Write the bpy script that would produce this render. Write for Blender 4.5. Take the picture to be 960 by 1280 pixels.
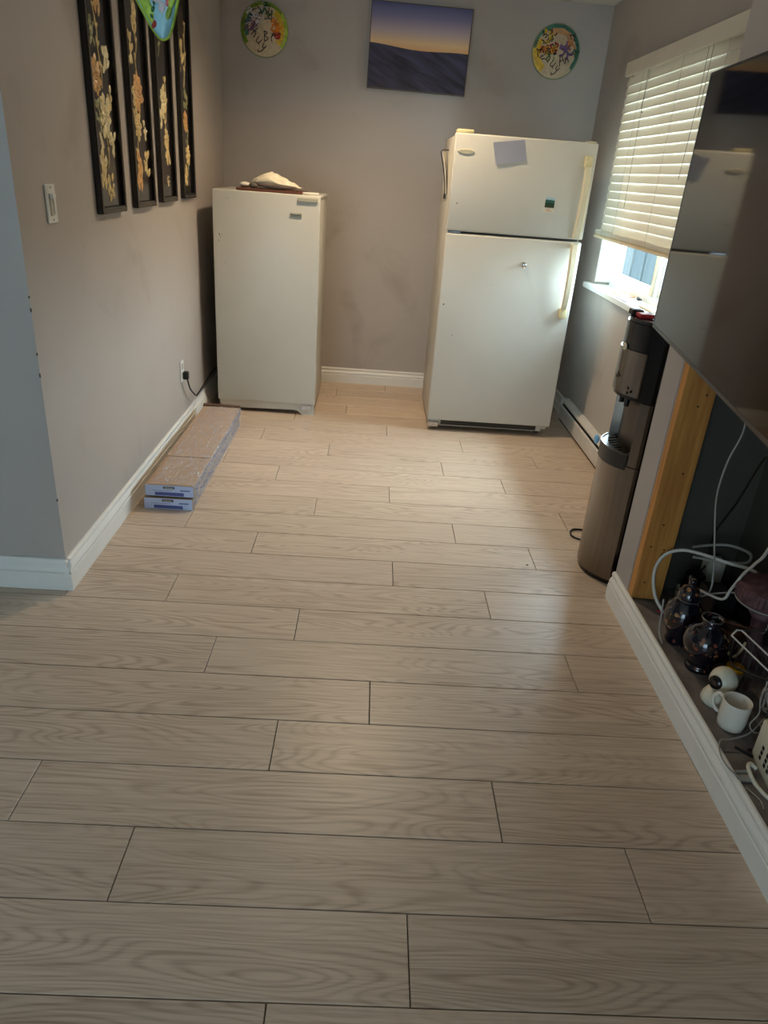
import bpy, bmesh, math, random
from mathutils import Vector, Matrix, noise
rnd = random.Random(7)
for o in list(bpy.data.objects): bpy.data.objects.remove(o)
C = bpy.context.scene.collection
PI = math.pi
def lin(c):
    return tuple(((v/255)/12.92 if v/255 <= .04045 else ((v/255+.055)/1.055)**2.4) for v in c)

# ------------------------------------------------------------------ camera
CAMH = 1.48856
fwd = Vector((0.03448038, 0.9034952, -0.427209)); rgt = Vector((0.99760032, -0.00543525, 0.06902222)); upv = Vector((-0.06003925, 0.42856375, 0.90151451))
cam_d = bpy.data.cameras.new('camera'); cam = bpy.data.objects.new('camera', cam_d); C.objects.link(cam)
cam_d.sensor_width = 36; cam_d.sensor_fit = 'AUTO'; cam_d.lens = 895.77/1280*36; cam_d.clip_start = .02; cam_d.clip_end = 200
m = Matrix.Identity(4)
for i in range(3):
    m[i][0] = rgt[i]; m[i][1] = upv[i]; m[i][2] = -fwd[i]
m[0][3], m[1][3], m[2][3] = 0, 0, CAMH
cam.matrix_world = m
bpy.context.scene.camera = cam

# ------------------------------------------------------------------ world, daylight, exposure
vs = bpy.context.scene.view_settings
vs.view_transform = 'Standard'; vs.look = 'None'; vs.gamma = 1; vs.use_curve_mapping = False
vs.exposure = 0.06
w = bpy.data.worlds.new('overcast_sky'); bpy.context.scene.world = w; w.use_nodes = True
bg = w.node_tree.nodes['Background']; bg.inputs[0].default_value = (.66, .83, 1.0, 1); bg.inputs[1].default_value = 3.0
def daylight(name, loc, rot, sx, sy, power, col):
    d = bpy.data.lights.new(name, 'AREA'); d.shape = 'RECTANGLE'; d.size = sx; d.size_y = sy; d.energy = power; d.color = col
    o = bpy.data.objects.new(name, d); C.objects.link(o); o.location = loc; o.rotation_euler = rot
# open sky above the neighbour's wall, and daylight outside the patio door behind the camera
daylight('window_daylight', (3.3, 7.3, 2.9), (0, PI/2, 0), 3.4, 8.0, 4300, (.74, .88, 1.0))
daylight('patio_daylight', (-1.9, -3.9, 1.15), (PI/2, 0, 0), 2.2, 2.1, 52, (.70, .86, 1.0))
FILL_W = 10
POT_W = 120

# ------------------------------------------------------------------ materials
M = {}
def mat(name, col, rough=.5, metal=0, var=.04, vscale=6, bump=0, bscale=60, spec=.5, trans=0, coat=0, stretch=None, col2=None, emis=0):
    m = bpy.data.materials.new(name); m.use_nodes = True; nt = m.node_tree; N = nt.nodes; L = nt.links
    b = N['Principled BSDF']; c = lin(col)
    tc = N.new('ShaderNodeTexCoord'); src = tc.outputs['Object']
    if stretch:
        mp = N.new('ShaderNodeMapping'); mp.inputs['Scale'].default_value = stretch; L.new(src, mp.inputs[0]); src = mp.outputs[0]
    nz = N.new('ShaderNodeTexNoise'); nz.inputs['Scale'].default_value = vscale; nz.inputs['Detail'].default_value = 4; L.new(src, nz.inputs['Vector'])
    rp = N.new('ShaderNodeValToRGB'); c2 = lin(col2) if col2 else tuple(max(0, v*(1-var*2)) for v in c); c1 = c if col2 else tuple(min(1, v*(1+var)) for v in c)
    rp.color_ramp.elements[0].position = .35; rp.color_ramp.elements[1].position = .65
    rp.color_ramp.elements[0].color = (*c2, 1); rp.color_ramp.elements[1].color = (*c1, 1)
    L.new(nz.outputs[0], rp.inputs[0]); L.new(rp.outputs[0], b.inputs['Base Color'])
    b.inputs['Roughness'].default_value = rough; b.inputs['Metallic'].default_value = metal; b.inputs['Specular IOR Level'].default_value = spec
    if trans: b.inputs['Transmission Weight'].default_value = trans
    if coat: b.inputs['Coat Weight'].default_value = coat; b.inputs['Coat Roughness'].default_value = .05
    if emis: b.inputs['Emission Color'].default_value = (*c, 1); b.inputs['Emission Strength'].default_value = emis
    if bump:
        n2 = N.new('ShaderNodeTexNoise'); n2.inputs['Scale'].default_value = bscale; n2.inputs['Detail'].default_value = 3; L.new(src, n2.inputs['Vector'])
        bp = N.new('ShaderNodeBump'); bp.inputs['Strength'].default_value = bump; bp.inputs['Distance'].default_value = .002; L.new(n2.outputs[0], bp.inputs['Height']); L.new(bp.outputs[0], b.inputs['Normal'])
    M[name] = m
    return m

def wall_mat():
    # warm grey eggshell paint with handling smudges low down (dirt of its own, not shade)
    m = mat('wall_paint', (178, 171, 165), .5, var=.015, vscale=2.5, bump=.12, bscale=140, spec=.35)
    nt = m.node_tree; N = nt.nodes; L = nt.links; b = N['Principled BSDF']
    old = b.inputs['Base Color'].links[0].from_socket
    g = N.new('ShaderNodeTexCoord'); n = N.new('ShaderNodeTexNoise'); n.inputs['Scale'].default_value = 2.2; n.inputs['Detail'].default_value = 6; n.inputs['Distortion'].default_value = .6
    L.new(g.outputs['Object'], n.inputs['Vector'])
    r = N.new('ShaderNodeValToRGB'); r.color_ramp.elements[0].position = .56; r.color_ramp.elements[1].position = .72
    r.color_ramp.elements[0].color = (0, 0, 0, 1); r.color_ramp.elements[1].color = (.5, .5, .5, 1); L.new(n.outputs[0], r.inputs[0])
    mx = N.new('ShaderNodeMixRGB'); L.new(r.outputs[0], mx.inputs[0]); L.new(old, mx.inputs[1]); mx.inputs[2].default_value = (*lin((146, 134, 123)), 1)
    L.new(mx.outputs[0], b.inputs['Base Color'])
wall_mat()
mat('ceiling_paint', (226, 222, 214), .8, var=.02, bump=.3, bscale=90)
mat('white_trim', (226, 226, 222), .32, var=.015, spec=.5)
mat('underlay', (44, 38, 34), .9)
mat('appliance_white', (204, 203, 194), .32, var=.012, vscale=3, bump=.08, bscale=400, spec=.5)
mat('appliance_side', (206, 203, 192), .4, var=.02, bump=.1, bscale=400)
mat('aged_plastic', (224, 212, 165), .4, var=.05, vscale=20)
mat('handle_plastic', (214, 206, 178), .35, var=.02)
mat('dark_gap', (22, 20, 18), .8)
mat('gasket', (92, 86, 76), .7)
mat('chrome', (200, 200, 200), .15, 1)
mat('badge_silver', (186, 182, 160), .45, .1)
mat('badge_print', (60, 62, 50), .5)
mat('paper_blue', (200, 205, 222), .7, var=.01)
mat('paper_white', (226, 222, 210), .7, var=.02)
mat('cardboard', (166, 143, 124), .8, var=.06, vscale=14, bump=.1, stretch=(1, 6, 1))
mat('cardboard_dark', (104, 76, 56), .85, var=.08)
mat('carton_label', (188, 205, 240), .5, var=.02)
mat('paper_grey', (150, 142, 140), .6, var=.1, vscale=20); mat('carton_print', (74, 84, 150), .5, var=.03)
mat('carton_black', (30, 34, 52), .5)
mat('steel', (132, 124, 116), .24, 1, var=.05, vscale=3, stretch=(30, 30, 1.0), bump=.04, bscale=200)
mat('steel_dark', (96, 92, 88), .35, 1, var=.06, vscale=3, stretch=(30, 30, 1))
mat('black_plastic', (9, 9, 11), .2, var=.1)
mat('black_matte', (16, 16, 17), .6, var=.1)
mat('black_grille', (30, 29, 30), .35)
mat('light_blue_plastic', (130, 190, 230), .35)
mat('red_plastic', (176, 30, 40), .4, var=.1)
mat('heater_enamel', (206, 202, 196), .35, var=.03, vscale=12)
mat('vinyl', (232, 232, 226), .4, var=.01)
mat('vinyl_tan', (214, 196, 160), .5, var=.04)
mat('tv_bezel', (26, 25, 25), .3, 0)
mat('tv_screen', (8, 7, 7), .05, 0, var=0, spec=.26)
mat('cable_white', (200, 198, 192), .45)
mat('cable_grey', (150, 148, 142), .5)
mat('cable_black', (14, 14, 14), .5)
mat('ledge_board', (112, 104, 100), .8, var=.14, vscale=14, bump=.5, bscale=70)
mat('recess_shaded_paint', (72, 69, 60), .7, var=.03)  # dark grey wall colour, darkened further to paint in the shade of the recess
mat('drywall_face', (165, 158, 155), .6, var=.02)
mat('ceramic_white', (222, 216, 204), .22, var=.01)
mat('plastic_cream', (214, 210, 192), .35, var=.02)
mat('cream_shade', (186, 182, 168), .4)
mat('cloth_cream', (232, 224, 200), .85, var=.06, vscale=18, bump=.6, bscale=50)
mat('board_wood', (96, 52, 34), .5, var=.15, vscale=6, stretch=(1, 9, 9))
mat('lacquer_black', (17, 15, 14), .25, var=.1)
mat('lacquer_panel', (34, 28, 27), .18, var=.03)
mat('carved_trim', (70, 60, 46), .45, var=.3, vscale=140, bump=1, bscale=260)
mat('shell_gold', (222, 198, 138), .35, var=.16, vscale=60, bump=.4, bscale=120)
mat('shell_pale', (230, 216, 168), .35, var=.12, vscale=60, bump=.4, bscale=120)
mat('shell_amber', (214, 168, 108), .35, var=.18, vscale=60, bump=.4, bscale=120)
mat('shell_green', (150, 150, 104), .4, var=.18, vscale=60, bump=.4, bscale=120)
mat('paint_teal', (70, 128, 112), .5, var=.2, vscale=30); mat('paint_green', (120, 150, 40), .5, var=.2, vscale=30)
mat('paint_lime', (170, 205, 60), .4, var=.2, vscale=30); mat('paint_orange', (222, 130, 40), .5, var=.2, vscale=30)
mat('paint_yellow', (222, 186, 50), .5, var=.15, vscale=30); mat('paint_red', (180, 50, 50), .5, var=.2, vscale=30)
mat('paint_purple', (118, 92, 138), .5, var=.2, vscale=30); mat('paint_ink', (34, 26, 24), .5); mat('paint_white', (214, 208, 214), .5, var=.1, vscale=30)
mat('paint_pink', (222, 110, 120), .45, var=.2, vscale=30); mat('paint_navy', (44, 40, 92), .4, var=.2, vscale=30); mat('paint_deep_green', (30, 92, 50), .4, var=.2, vscale=30)
mat('paint_peach', (214, 160, 112), .5, var=.15, vscale=20)
mat('hat_leaf', (206, 188, 156), .5, var=.06, vscale=40, stretch=(1, 1, 1))
mat('hat_edge', (150, 160, 120), .5, var=.1)
mat('glass_knob', (210, 210, 214), .1, 0, spec=1)
mat('weave_pink', (98, 66, 70), .6, var=.2, vscale=50)
mat('bowl_brown', (82, 42, 18), .35, var=.25, vscale=14, col2=(40, 20, 10))
mat('gold_glow', (230, 170, 30), .2, .6)
mat('wire_white', (210, 208, 204), .3, .2)
mat('wire_grey', (110, 110, 108), .35, .7)
mat('siding', (132, 142, 142), .8, var=.03, vscale=4)
mat('outside_ground', (128, 134, 124), .9, var=.15, vscale=3)
mat('lamp_metal', (200, 200, 196), .3, .5)

def emission(name, col, s):
    m = bpy.data.materials.new(name); m.use_nodes = True; N = m.node_tree.nodes; b = N['Principled BSDF']
    b.inputs['Base Color'].default_value = (*col, 1); b.inputs['Emission Color'].default_value = (*col, 1); b.inputs['Emission Strength'].default_value = s
    M[name] = m
def glass(name, tint=(1, 1, 1), rough=0.0):
    m = bpy.data.materials.new(name); m.use_nodes = True; nt = m.node_tree; N = nt.nodes; L = nt.links
    for n in list(N): N.remove(n)
    out = N.new('ShaderNodeOutputMaterial'); t = N.new('ShaderNodeBsdfTransparent'); g = N.new('ShaderNodeBsdfGlossy'); mx = N.new('ShaderNodeMixShader'); f = N.new('ShaderNodeFresnel')
    t.inputs[0].default_value = (*tint, 1); g.inputs['Roughness'].default_value = .03; f.inputs[0].default_value = 1.4
    ge = N.new('ShaderNodeNewGeometry'); fo = N.new('ShaderNodeMath'); fo.operation = 'SUBTRACT'; fo.use_clamp = True   # reflect at the outer faces only
    L.new(f.outputs[0], fo.inputs[0]); L.new(ge.outputs['Backfacing'], fo.inputs[1]); L.new(fo.outputs[0], mx.inputs[0]); L.new(t.outputs[0], mx.inputs[1]); L.new(g.outputs[0], mx.inputs[2]); L.new(mx.outputs[0], out.inputs[0])
    M[name] = m
glass('window_glass', (.93, .98, .98))
def film():
    # clear plastic wrap: mostly transparent with glossy crinkles
    m = bpy.data.materials.new('plastic_wrap'); m.use_nodes = True; nt = m.node_tree; N = nt.nodes; L = nt.links
    for n in list(N): N.remove(n)
    out = N.new('ShaderNodeOutputMaterial'); t = N.new('ShaderNodeBsdfTransparent'); g = N.new('ShaderNodeBsdfPrincipled'); mx = N.new('ShaderNodeMixShader')
    g.inputs['Base Color'].default_value = (.75, .76, .82, 1); g.inputs['Roughness'].default_value = .15
    tc = N.new('ShaderNodeTexCoord'); nz = N.new('ShaderNodeTexNoise'); nz.inputs['Scale'].default_value = 22; nz.inputs['Detail'].default_value = 4; nz.inputs['Distortion'].default_value = 2.5
    mp = N.new('ShaderNodeMapping'); mp.inputs['Scale'].default_value = (3, .5, 3); L.new(tc.outputs['Object'], mp.inputs[0]); L.new(mp.outputs[0], nz.inputs['Vector'])
    r = N.new('ShaderNodeValToRGB'); r.color_ramp.elements[0].position = .5; r.color_ramp.elements[1].position = .72
    r.color_ramp.elements[0].color = (.07, .07, .07, 1); r.color_ramp.elements[1].color = (.75, .75, .75, 1)
    L.new(nz.outputs[0], r.inputs[0]); L.new(r.outputs[0], mx.inputs[0]); L.new(t.outputs[0], mx.inputs[1]); L.new(g.outputs[0], mx.inputs[2])
    bp = N.new('ShaderNodeBump'); bp.inputs['Strength'].default_value = .8; bp.inputs['Distance'].default_value = .004; L.new(nz.outputs[0], bp.inputs['Height']); L.new(bp.outputs[0], g.inputs['Normal'])
    L.new(mx.outputs[0], out.inputs[0]); M['plastic_wrap'] = m
film()
def slat_mat():
    m = mat('blind_slat', (226, 220, 206), .45, var=.015)
    nt = m.node_tree; N = nt.nodes; L = nt.links; b = N['Principled BSDF']; out = N['Material Output']
    tr = N.new('ShaderNodeBsdfTranslucent'); tr.inputs[0].default_value = (.8, .74, .62, 1); mx = N.new('ShaderNodeMixShader'); mx.inputs[0].default_value = .12
    L.new(b.outputs[0], mx.inputs[1]); L.new(tr.outputs[0], mx.inputs[2]); L.new(mx.outputs[0], out.inputs[0])
slat_mat()
def siding_mat():
    m = M['siding']; nt = m.node_tree; N = nt.nodes; L = nt.links; b = N['Principled BSDF']
    w_ = N.new('ShaderNodeTexWave'); w_.wave_type = 'BANDS'; w_.bands_direction = 'Y'; w_.inputs['Scale'].default_value = 3; w_.inputs['Distortion'].default_value = 1.5
    tc = N.new('ShaderNodeTexCoord'); L.new(tc.outputs['Object'], w_.inputs['Vector']); bp = N.new('ShaderNodeBump'); bp.inputs['Strength'].default_value = .6; bp.inputs['Distance'].default_value = .02
    L.new(w_.outputs[0], bp.inputs['Height']); L.new(bp.outputs[0], b.inputs['Normal'])
siding_mat()
def laminate():
    m = bpy.data.materials.new('laminate'); m.use_nodes = True; nt = m.node_tree; N = nt.nodes; L = nt.links; b = N['Principled BSDF']
    tc = N.new('ShaderNodeTexCoord'); oi = N.new('ShaderNodeObjectInfo')
    mul = N.new('ShaderNodeMath'); mul.operation = 'MULTIPLY'; mul.inputs[1].default_value = 37; L.new(oi.outputs['Random'], mul.inputs[0])
    cx = N.new('ShaderNodeCombineXYZ'); L.new(mul.outputs[0], cx.inputs[2]); L.new(mul.outputs[0], cx.inputs[0])
    mp = N.new('ShaderNodeMapping'); mp.inputs['Scale'].default_value = (.8, 5.2, 1.0); L.new(tc.outputs['Object'], mp.inputs[0])
    ad = N.new('ShaderNodeVectorMath'); ad.operation = 'ADD'; L.new(mp.outputs[0], ad.inputs[0]); L.new(cx.outputs[0], ad.inputs[1])
    # growth rings: contour lines of a stretched noise make the cathedral figure
    n1 = N.new('ShaderNodeTexNoise'); n1.inputs['Scale'].default_value = 1.7; n1.inputs['Detail'].default_value = 1.5; n1.inputs['Roughness'].default_value = .35; L.new(ad.outputs[0], n1.inputs['Vector'])
    k = N.new('ShaderNodeMath'); k.operation = 'MULTIPLY'; k.inputs[1].default_value = 150; L.new(n1.outputs[0], k.inputs[0])
    s = N.new('ShaderNodeMath'); s.operation = 'SINE'; L.new(k.outputs[0], s.inputs[0])
    mr = N.new('ShaderNodeMapRange'); mr.inputs[1].default_value = -1; mr.inputs[2].default_value = 1; mr.inputs[3].default_value = 0; mr.inputs[4].default_value = 1; L.new(s.outputs[0], mr.inputs[0])
    pw = N.new('ShaderNodeMath'); pw.operation = 'POWER'; pw.inputs[1].default_value = 2.4; L.new(mr.outputs[0], pw.inputs[0])
    # fine straight pores
    mp2 = N.new('ShaderNodeMapping'); mp2.inputs['Scale'].default_value = (5, 120, 5); L.new(ad.outputs[0], mp2.inputs[0])
    mp2.inputs['Scale'].default_value = (5, 26, 5)
    n2 = N.new('ShaderNodeTexNoise'); n2.inputs['Scale'].default_value = 1.0; n2.inputs['Detail'].default_value = 5; n2.inputs['Roughness'].default_value = .6; L.new(mp2.outputs[0], n2.inputs['Vector'])
    # slow tone drift
    n3 = N.new('ShaderNodeTexNoise'); n3.inputs['Scale'].default_value = 1.1; n3.inputs['Detail'].default_value = 3; L.new(ad.outputs[0], n3.inputs['Vector'])
    gmask = N.new('ShaderNodeMapRange'); gmask.inputs[1].default_value = .4; gmask.inputs[2].default_value = .6; gmask.inputs[3].default_value = .25; gmask.inputs[4].default_value = 1.0; L.new(n3.outputs[0], gmask.inputs[0])
    a1 = N.new('ShaderNodeMath'); a1.operation = 'MULTIPLY'; L.new(pw.outputs[0], a1.inputs[0]); L.new(gmask.outputs[0], a1.inputs[1])
    a2 = N.new('ShaderNodeMath'); a2.operation = 'MULTIPLY'; a2.inputs[1].default_value = .36; L.new(a1.outputs[0], a2.inputs[0])
    p1 = N.new('ShaderNodeMapRange'); p1.inputs[1].default_value = .42; p1.inputs[2].default_value = .68; p1.inputs[3].default_value = 0; p1.inputs[4].default_value = .42; L.new(n2.outputs[0], p1.inputs[0])
    a3 = N.new('ShaderNodeMath'); a3.operation = 'ADD'; a3.use_clamp = True; L.new(a2.outputs[0], a3.inputs[0]); L.new(p1.outputs[0], a3.inputs[1])
    mx = N.new('ShaderNodeMixRGB'); L.new(a3.outputs[0], mx.inputs[0]); mx.inputs[1].default_value = (*lin((205, 187, 168)), 1); mx.inputs[2].default_value = (*lin((140, 116, 96)), 1)
    # per-plank tone
    hv = N.new('ShaderNodeHueSaturation'); vr = N.new('ShaderNodeMapRange'); vr.inputs[3].default_value = .95; vr.inputs[4].default_value = 1.05; L.new(oi.outputs['Random'], vr.inputs[0]); L.new(vr.outputs[0], hv.inputs['Value']); L.new(mx.outputs[0], hv.inputs['Color'])
    # small knots
    vo = N.new('ShaderNodeTexVoronoi'); vo.inputs['Scale'].default_value = 2.6; mpk = N.new('ShaderNodeMapping'); mpk.inputs['Scale'].default_value = (1, .3, 1); L.new(ad.outputs[0], mpk.inputs[0]); L.new(mpk.outputs[0], vo.inputs['Vector'])
    kn = N.new('ShaderNodeMapRange'); kn.inputs[1].default_value = .012; kn.inputs[2].default_value = .03; kn.inputs[3].default_value = .5; kn.inputs[4].default_value = 0; L.new(vo.outputs['Distance'], kn.inputs[0])
    mk = N.new('ShaderNodeMixRGB'); L.new(kn.outputs[0], mk.inputs[0]); L.new(hv.outputs[0], mk.inputs[1]); mk.inputs[2].default_value = (*lin((96, 74, 58)), 1)
    L.new(mk.outputs[0], b.inputs['Base Color'])
    b.inputs['Roughness'].default_value = .37; b.inputs['Specular IOR Level'].default_value = .5
    bp = N.new('ShaderNodeBump'); bp.inputs['Strength'].default_value = .12; bp.inputs['Distance'].default_value = .001; bp.invert = True; L.new(a3.outputs[0], bp.inputs['Height']); L.new(bp.outputs[0], b.inputs['Normal'])
    M['laminate'] = m
laminate()
def pine():
    m = mat('pine', (196, 138, 68), .6, var=.1, vscale=3, stretch=(14, 14, 1), bump=.2, bscale=30, col2=(166, 108, 48))
    nt = m.node_tree; N = nt.nodes; L = nt.links; b = N['Principled BSDF']; old = b.inputs['Base Color'].links[0].from_socket
    tc = N.new('ShaderNodeTexCoord'); mp = N.new('ShaderNodeMapping'); mp.inputs['Scale'].default_value = (1, 1, .55); L.new(tc.outputs['Object'], mp.inputs[0])
    vo = N.new('ShaderNodeTexVoronoi'); vo.inputs['Scale'].default_value = 11; L.new(mp.outputs[0], vo.inputs['Vector'])
    r = N.new('ShaderNodeMapRange'); r.inputs[1].default_value = .05; r.inputs[2].default_value = .13; r.inputs[3].default_value = .9; r.inputs[4].default_value = 0; L.new(vo.outputs['Distance'], r.inputs[0])
    mx = N.new('ShaderNodeMixRGB'); L.new(r.outputs[0], mx.inputs[0]); L.new(old, mx.inputs[1]); mx.inputs[2].default_value = (*lin((84, 44, 18)), 1); L.new(mx.outputs[0], b.inputs['Base Color'])
pine()
def vase_mat():
    # black glaze with gold and rust blossom painting
    m = bpy.data.materials.new('vase_glaze'); m.use_nodes = True; nt = m.node_tree; N = nt.nodes; L = nt.links; b = N['Principled BSDF']
    tc = N.new('ShaderNodeTexCoord'); v = N.new('ShaderNodeTexVoronoi'); v.inputs['Scale'].default_value = 55; L.new(tc.outputs['Object'], v.inputs['Vector'])
    n = N.new('ShaderNodeTexNoise'); n.inputs['Scale'].default_value = 17; n.inputs['Detail'].default_value = 2; L.new(tc.outputs['Object'], n.inputs['Vector'])
    r1 = N.new('ShaderNodeMapRange'); r1.inputs[1].default_value = .50; r1.inputs[2].default_value = .56; L.new(n.outputs[0], r1.inputs[0])
    r2 = N.new('ShaderNodeMapRange'); r2.inputs[1].default_value = .42; r2.inputs[2].default_value = .36; r2.inputs[3].default_value = 0; r2.inputs[4].default_value = 1; L.new(v.outputs['Distance'], r2.inputs[0])
    mu = N.new('ShaderNodeMath'); mu.operation = 'MULTIPLY'; L.new(r1.outputs[0], mu.inputs[0]); L.new(r2.outputs[0], mu.inputs[1])
    rp = N.new('ShaderNodeValToRGB'); e = rp.color_ramp.elements; e[0].color = (*lin((150, 104, 60)), 1); e[1].color = (*lin((190, 160, 96)), 1); x = e.new(.5); x.color = (*lin((120, 60, 46)), 1)
    L.new(v.outputs['Color'], rp.inputs[0])
    mx = N.new('ShaderNodeMixRGB'); L.new(mu.outputs[0], mx.inputs[0]); mx.inputs[1].default_value = (*lin((13, 13, 26)), 1); L.new(rp.outputs[0], mx.inputs[2])
    L.new(mx.outputs[0], b.inputs['Base Color']); b.inputs['Roughness'].default_value = .1; b.inputs['Coat Weight'].default_value = .5
    M['vase_glaze'] = m
vase_mat()
def sunset():
    # flat print of the canvas picture (generated from object space: X across, Z up)
    m = bpy.data.materials.new('sunset_print'); m.use_nodes = True; nt = m.node_tree; N = nt.nodes; L = nt.links; b = N['Principled BSDF']
    tc = N.new('ShaderNodeTexCoord'); sp = N.new('ShaderNodeSeparateXYZ'); L.new(tc.outputs['Generated'], sp.inputs[0])
    rp = N.new('ShaderNodeValToRGB'); e = rp.color_ramp.elements
    e[0].position = .45; e[0].color = (*lin((232, 168, 110)), 1); e[1].position = 1; e[1].color = (*lin((74, 82, 128)), 1)
    for p, c in ((.56, (232, 196, 146)), (.68, (188, 168, 170)), (.84, (126, 122, 156))):
        x = e.new(p); x.color = (*lin(c), 1)
    L.new(sp.outputs['Z'], rp.inputs[0])
    # dunes
    vr = N.new('ShaderNodeVectorRotate'); vr.rotation_type = 'Y_AXIS'; vr.inputs['Angle'].default_value = -.55; L.new(tc.outputs['Generated'], vr.inputs[0])
    mp = N.new('ShaderNodeMapping'); mp.inputs['Scale'].default_value = (.7, 1, 5); L.new(vr.outputs[0], mp.inputs[0])
    n = N.new('ShaderNodeTexNoise'); n.inputs['Scale'].default_value = 3.2; n.inputs['Detail'].default_value = 5; L.new(mp.outputs[0], n.inputs['Vector'])
    rd = N.new('ShaderNodeValToRGB'); d = rd.color_ramp.elements; d[0].position = .35; d[0].color = (*lin((26, 22, 36)), 1); d[1].position = .68; d[1].color = (*lin((72, 68, 96)), 1); L.new(n.outputs[0], rd.inputs[0])
    # horizon line: falls from the left to the right with a soft wave
    w1 = N.new('ShaderNodeMath'); w1.operation = 'MULTIPLY'; w1.inputs[1].default_value = 6.5; L.new(sp.outputs['X'], w1.inputs[0])
    w2 = N.new('ShaderNodeMath'); w2.operation = 'COSINE'; L.new(w1.outputs[0], w2.inputs[0])
    w3 = N.new('ShaderNodeMath'); w3.operation = 'MULTIPLY_ADD'; w3.inputs[1].default_value = .015; w3.inputs[2].default_value = .52; L.new(w2.outputs[0], w3.inputs[0])
    w4 = N.new('ShaderNodeMath'); w4.operation = 'MULTIPLY_ADD'; w4.inputs[1].default_value = -.055; L.new(sp.outputs['X'], w4.inputs[0]); L.new(w3.outputs[0], w4.inputs[2])
    lt = N.new('ShaderNodeMath'); lt.operation = 'LESS_THAN'; L.new(sp.outputs['Z'], lt.inputs[0]); L.new(w4.outputs[0], lt.inputs[1])
    mx = N.new('ShaderNodeMixRGB'); L.new(lt.outputs[0], mx.inputs[0]); L.new(rp.outputs[0], mx.inputs[1]); L.new(rd.outputs[0], mx.inputs[2])
    L.new(mx.outputs[0], b.inputs['Base Color']); b.inputs['Roughness'].default_value = .55; M['sunset_print'] = m
sunset()
def magnet_print():
    m = bpy.data.materials.new('magnet_print'); m.use_nodes = True; nt = m.node_tree; N = nt.nodes; L = nt.links; b = N['Principled BSDF']
    tc = N.new('ShaderNodeTexCoord'); sp = N.new('ShaderNodeSeparateXYZ'); L.new(tc.outputs['Generated'], sp.inputs[0])
    n = N.new('ShaderNodeTexNoise'); n.inputs['Scale'].default_value = 5; L.new(tc.outputs['Generated'], n.inputs['Vector'])
    ad = N.new('ShaderNodeMath'); ad.operation = 'MULTIPLY_ADD'; ad.inputs[1].default_value = .5; L.new(n.outputs[0], ad.inputs[0]); L.new(sp.outputs['Z'], ad.inputs[2])
    rp = N.new('ShaderNodeValToRGB'); rp.color_ramp.interpolation = 'CONSTANT'; e = rp.color_ramp.elements
    e[0].color = (*lin((60, 70, 24)), 1); e[1].position = 1.0; e[1].color = (*lin((170, 195, 205)), 1)
    for p, c in ((.45, (30, 62, 50)), (.7, (46, 92, 84))):
        x = e.new(p); x.color = (*lin(c), 1)
    L.new(ad.outputs[0], rp.inputs[0]); L.new(rp.outputs[0], b.inputs['Base Color']); b.inputs['Roughness'].default_value = .3; M['magnet_print'] = m
magnet_print()

# ------------------------------------------------------------------ helpers
BASE = {}
def box(bm, x0, x1, y0, y1, z0, z1, bevel=0, seg=1, rot=None):
    b2 = bmesh.new()
    bmesh.ops.create_cube(b2, size=1)
    for v in b2.verts:
        v.co = Vector(((x0+x1)/2 + v.co.x*(x1-x0), (y0+y1)/2 + v.co.y*(y1-y0), (z0+z1)/2 + v.co.z*(z1-z0)))
    if bevel: bmesh.ops.bevel(b2, geom=b2.edges[:], offset=bevel, segments=seg, affect='EDGES', profile=.5)
    if rot:  # (matrix, pivot)
        p = Vector(rot[1])
        for v in b2.verts: v.co = rot[0] @ (v.co - p) + p
    me = bpy.data.meshes.new('t'); b2.to_mesh(me); bm.from_mesh(me); bpy.data.meshes.remove(me); b2.free()
    return bm
def B(*a, **k): return box(bmesh.new(), *a, **k)
def prism(bm, pts, z0, z1, axis='z'):
    """polygon pts (a,b) extruded along axis. z: (x,y); y: (x,z); x: (y,z)"""
    def P(a, b, c): return {'z': (a, b, c), 'y': (a, c, b), 'x': (c, a, b)}[axis]
    lo = [bm.verts.new(P(a, b, z0)) for a, b in pts]; hi = [bm.verts.new(P(a, b, z1)) for a, b in pts]
    n = len(pts)
    fs = [bm.faces.new(lo), bm.faces.new(hi[::-1])]
    for i in range(n): fs.append(bm.faces.new((lo[i], hi[i], hi[(i+1) % n], lo[(i+1) % n])))
    bmesh.ops.recalc_face_normals(bm, faces=fs)
    return bm
def lathe(bm, prof, c=(0, 0, 0), seg=32, tilt=None):
    """prof: (r,z) list"""
    rings = []; c = Vector(c)
    for r, z in prof:
        ring = []
        for i in range(seg):
            a = 2*PI*i/seg; p = Vector((r*math.cos(a), r*math.sin(a), z))
            if tilt: p = tilt @ p
            ring.append(bm.verts.new(c + p))
        rings.append(ring)
    fs = []
    for a, b in zip(rings, rings[1:]):
        for i in range(seg): fs.append(bm.faces.new((a[i], a[(i+1) % seg], b[(i+1) % seg], b[i])))
    if prof[0][0] > 1e-4: fs.append(bm.faces.new(rings[0][::-1]))
    if prof[-1][0] > 1e-4: fs.append(bm.faces.new(rings[-1]))
    bmesh.ops.remove_doubles(bm, verts=bm.verts, dist=1e-6)
    return bm
def smooth_path(pts, n=8):
    P = [Vector(p) for p in pts]
    if len(P) < 3: return P
    P = [P[0]*2-P[1]] + P + [P[-1]*2-P[-2]]; out = []
    for i in range(1, len(P)-2):
        for k in range(n):
            t = k/n; a, b, c, d = P[i-1:i+3]
            out.append(.5*((2*b)+(c-a)*t+(2*a-5*b+4*c-d)*t*t+(3*b-a-3*c+d)*t**3))
    out.append(P[-2]); return out
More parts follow.
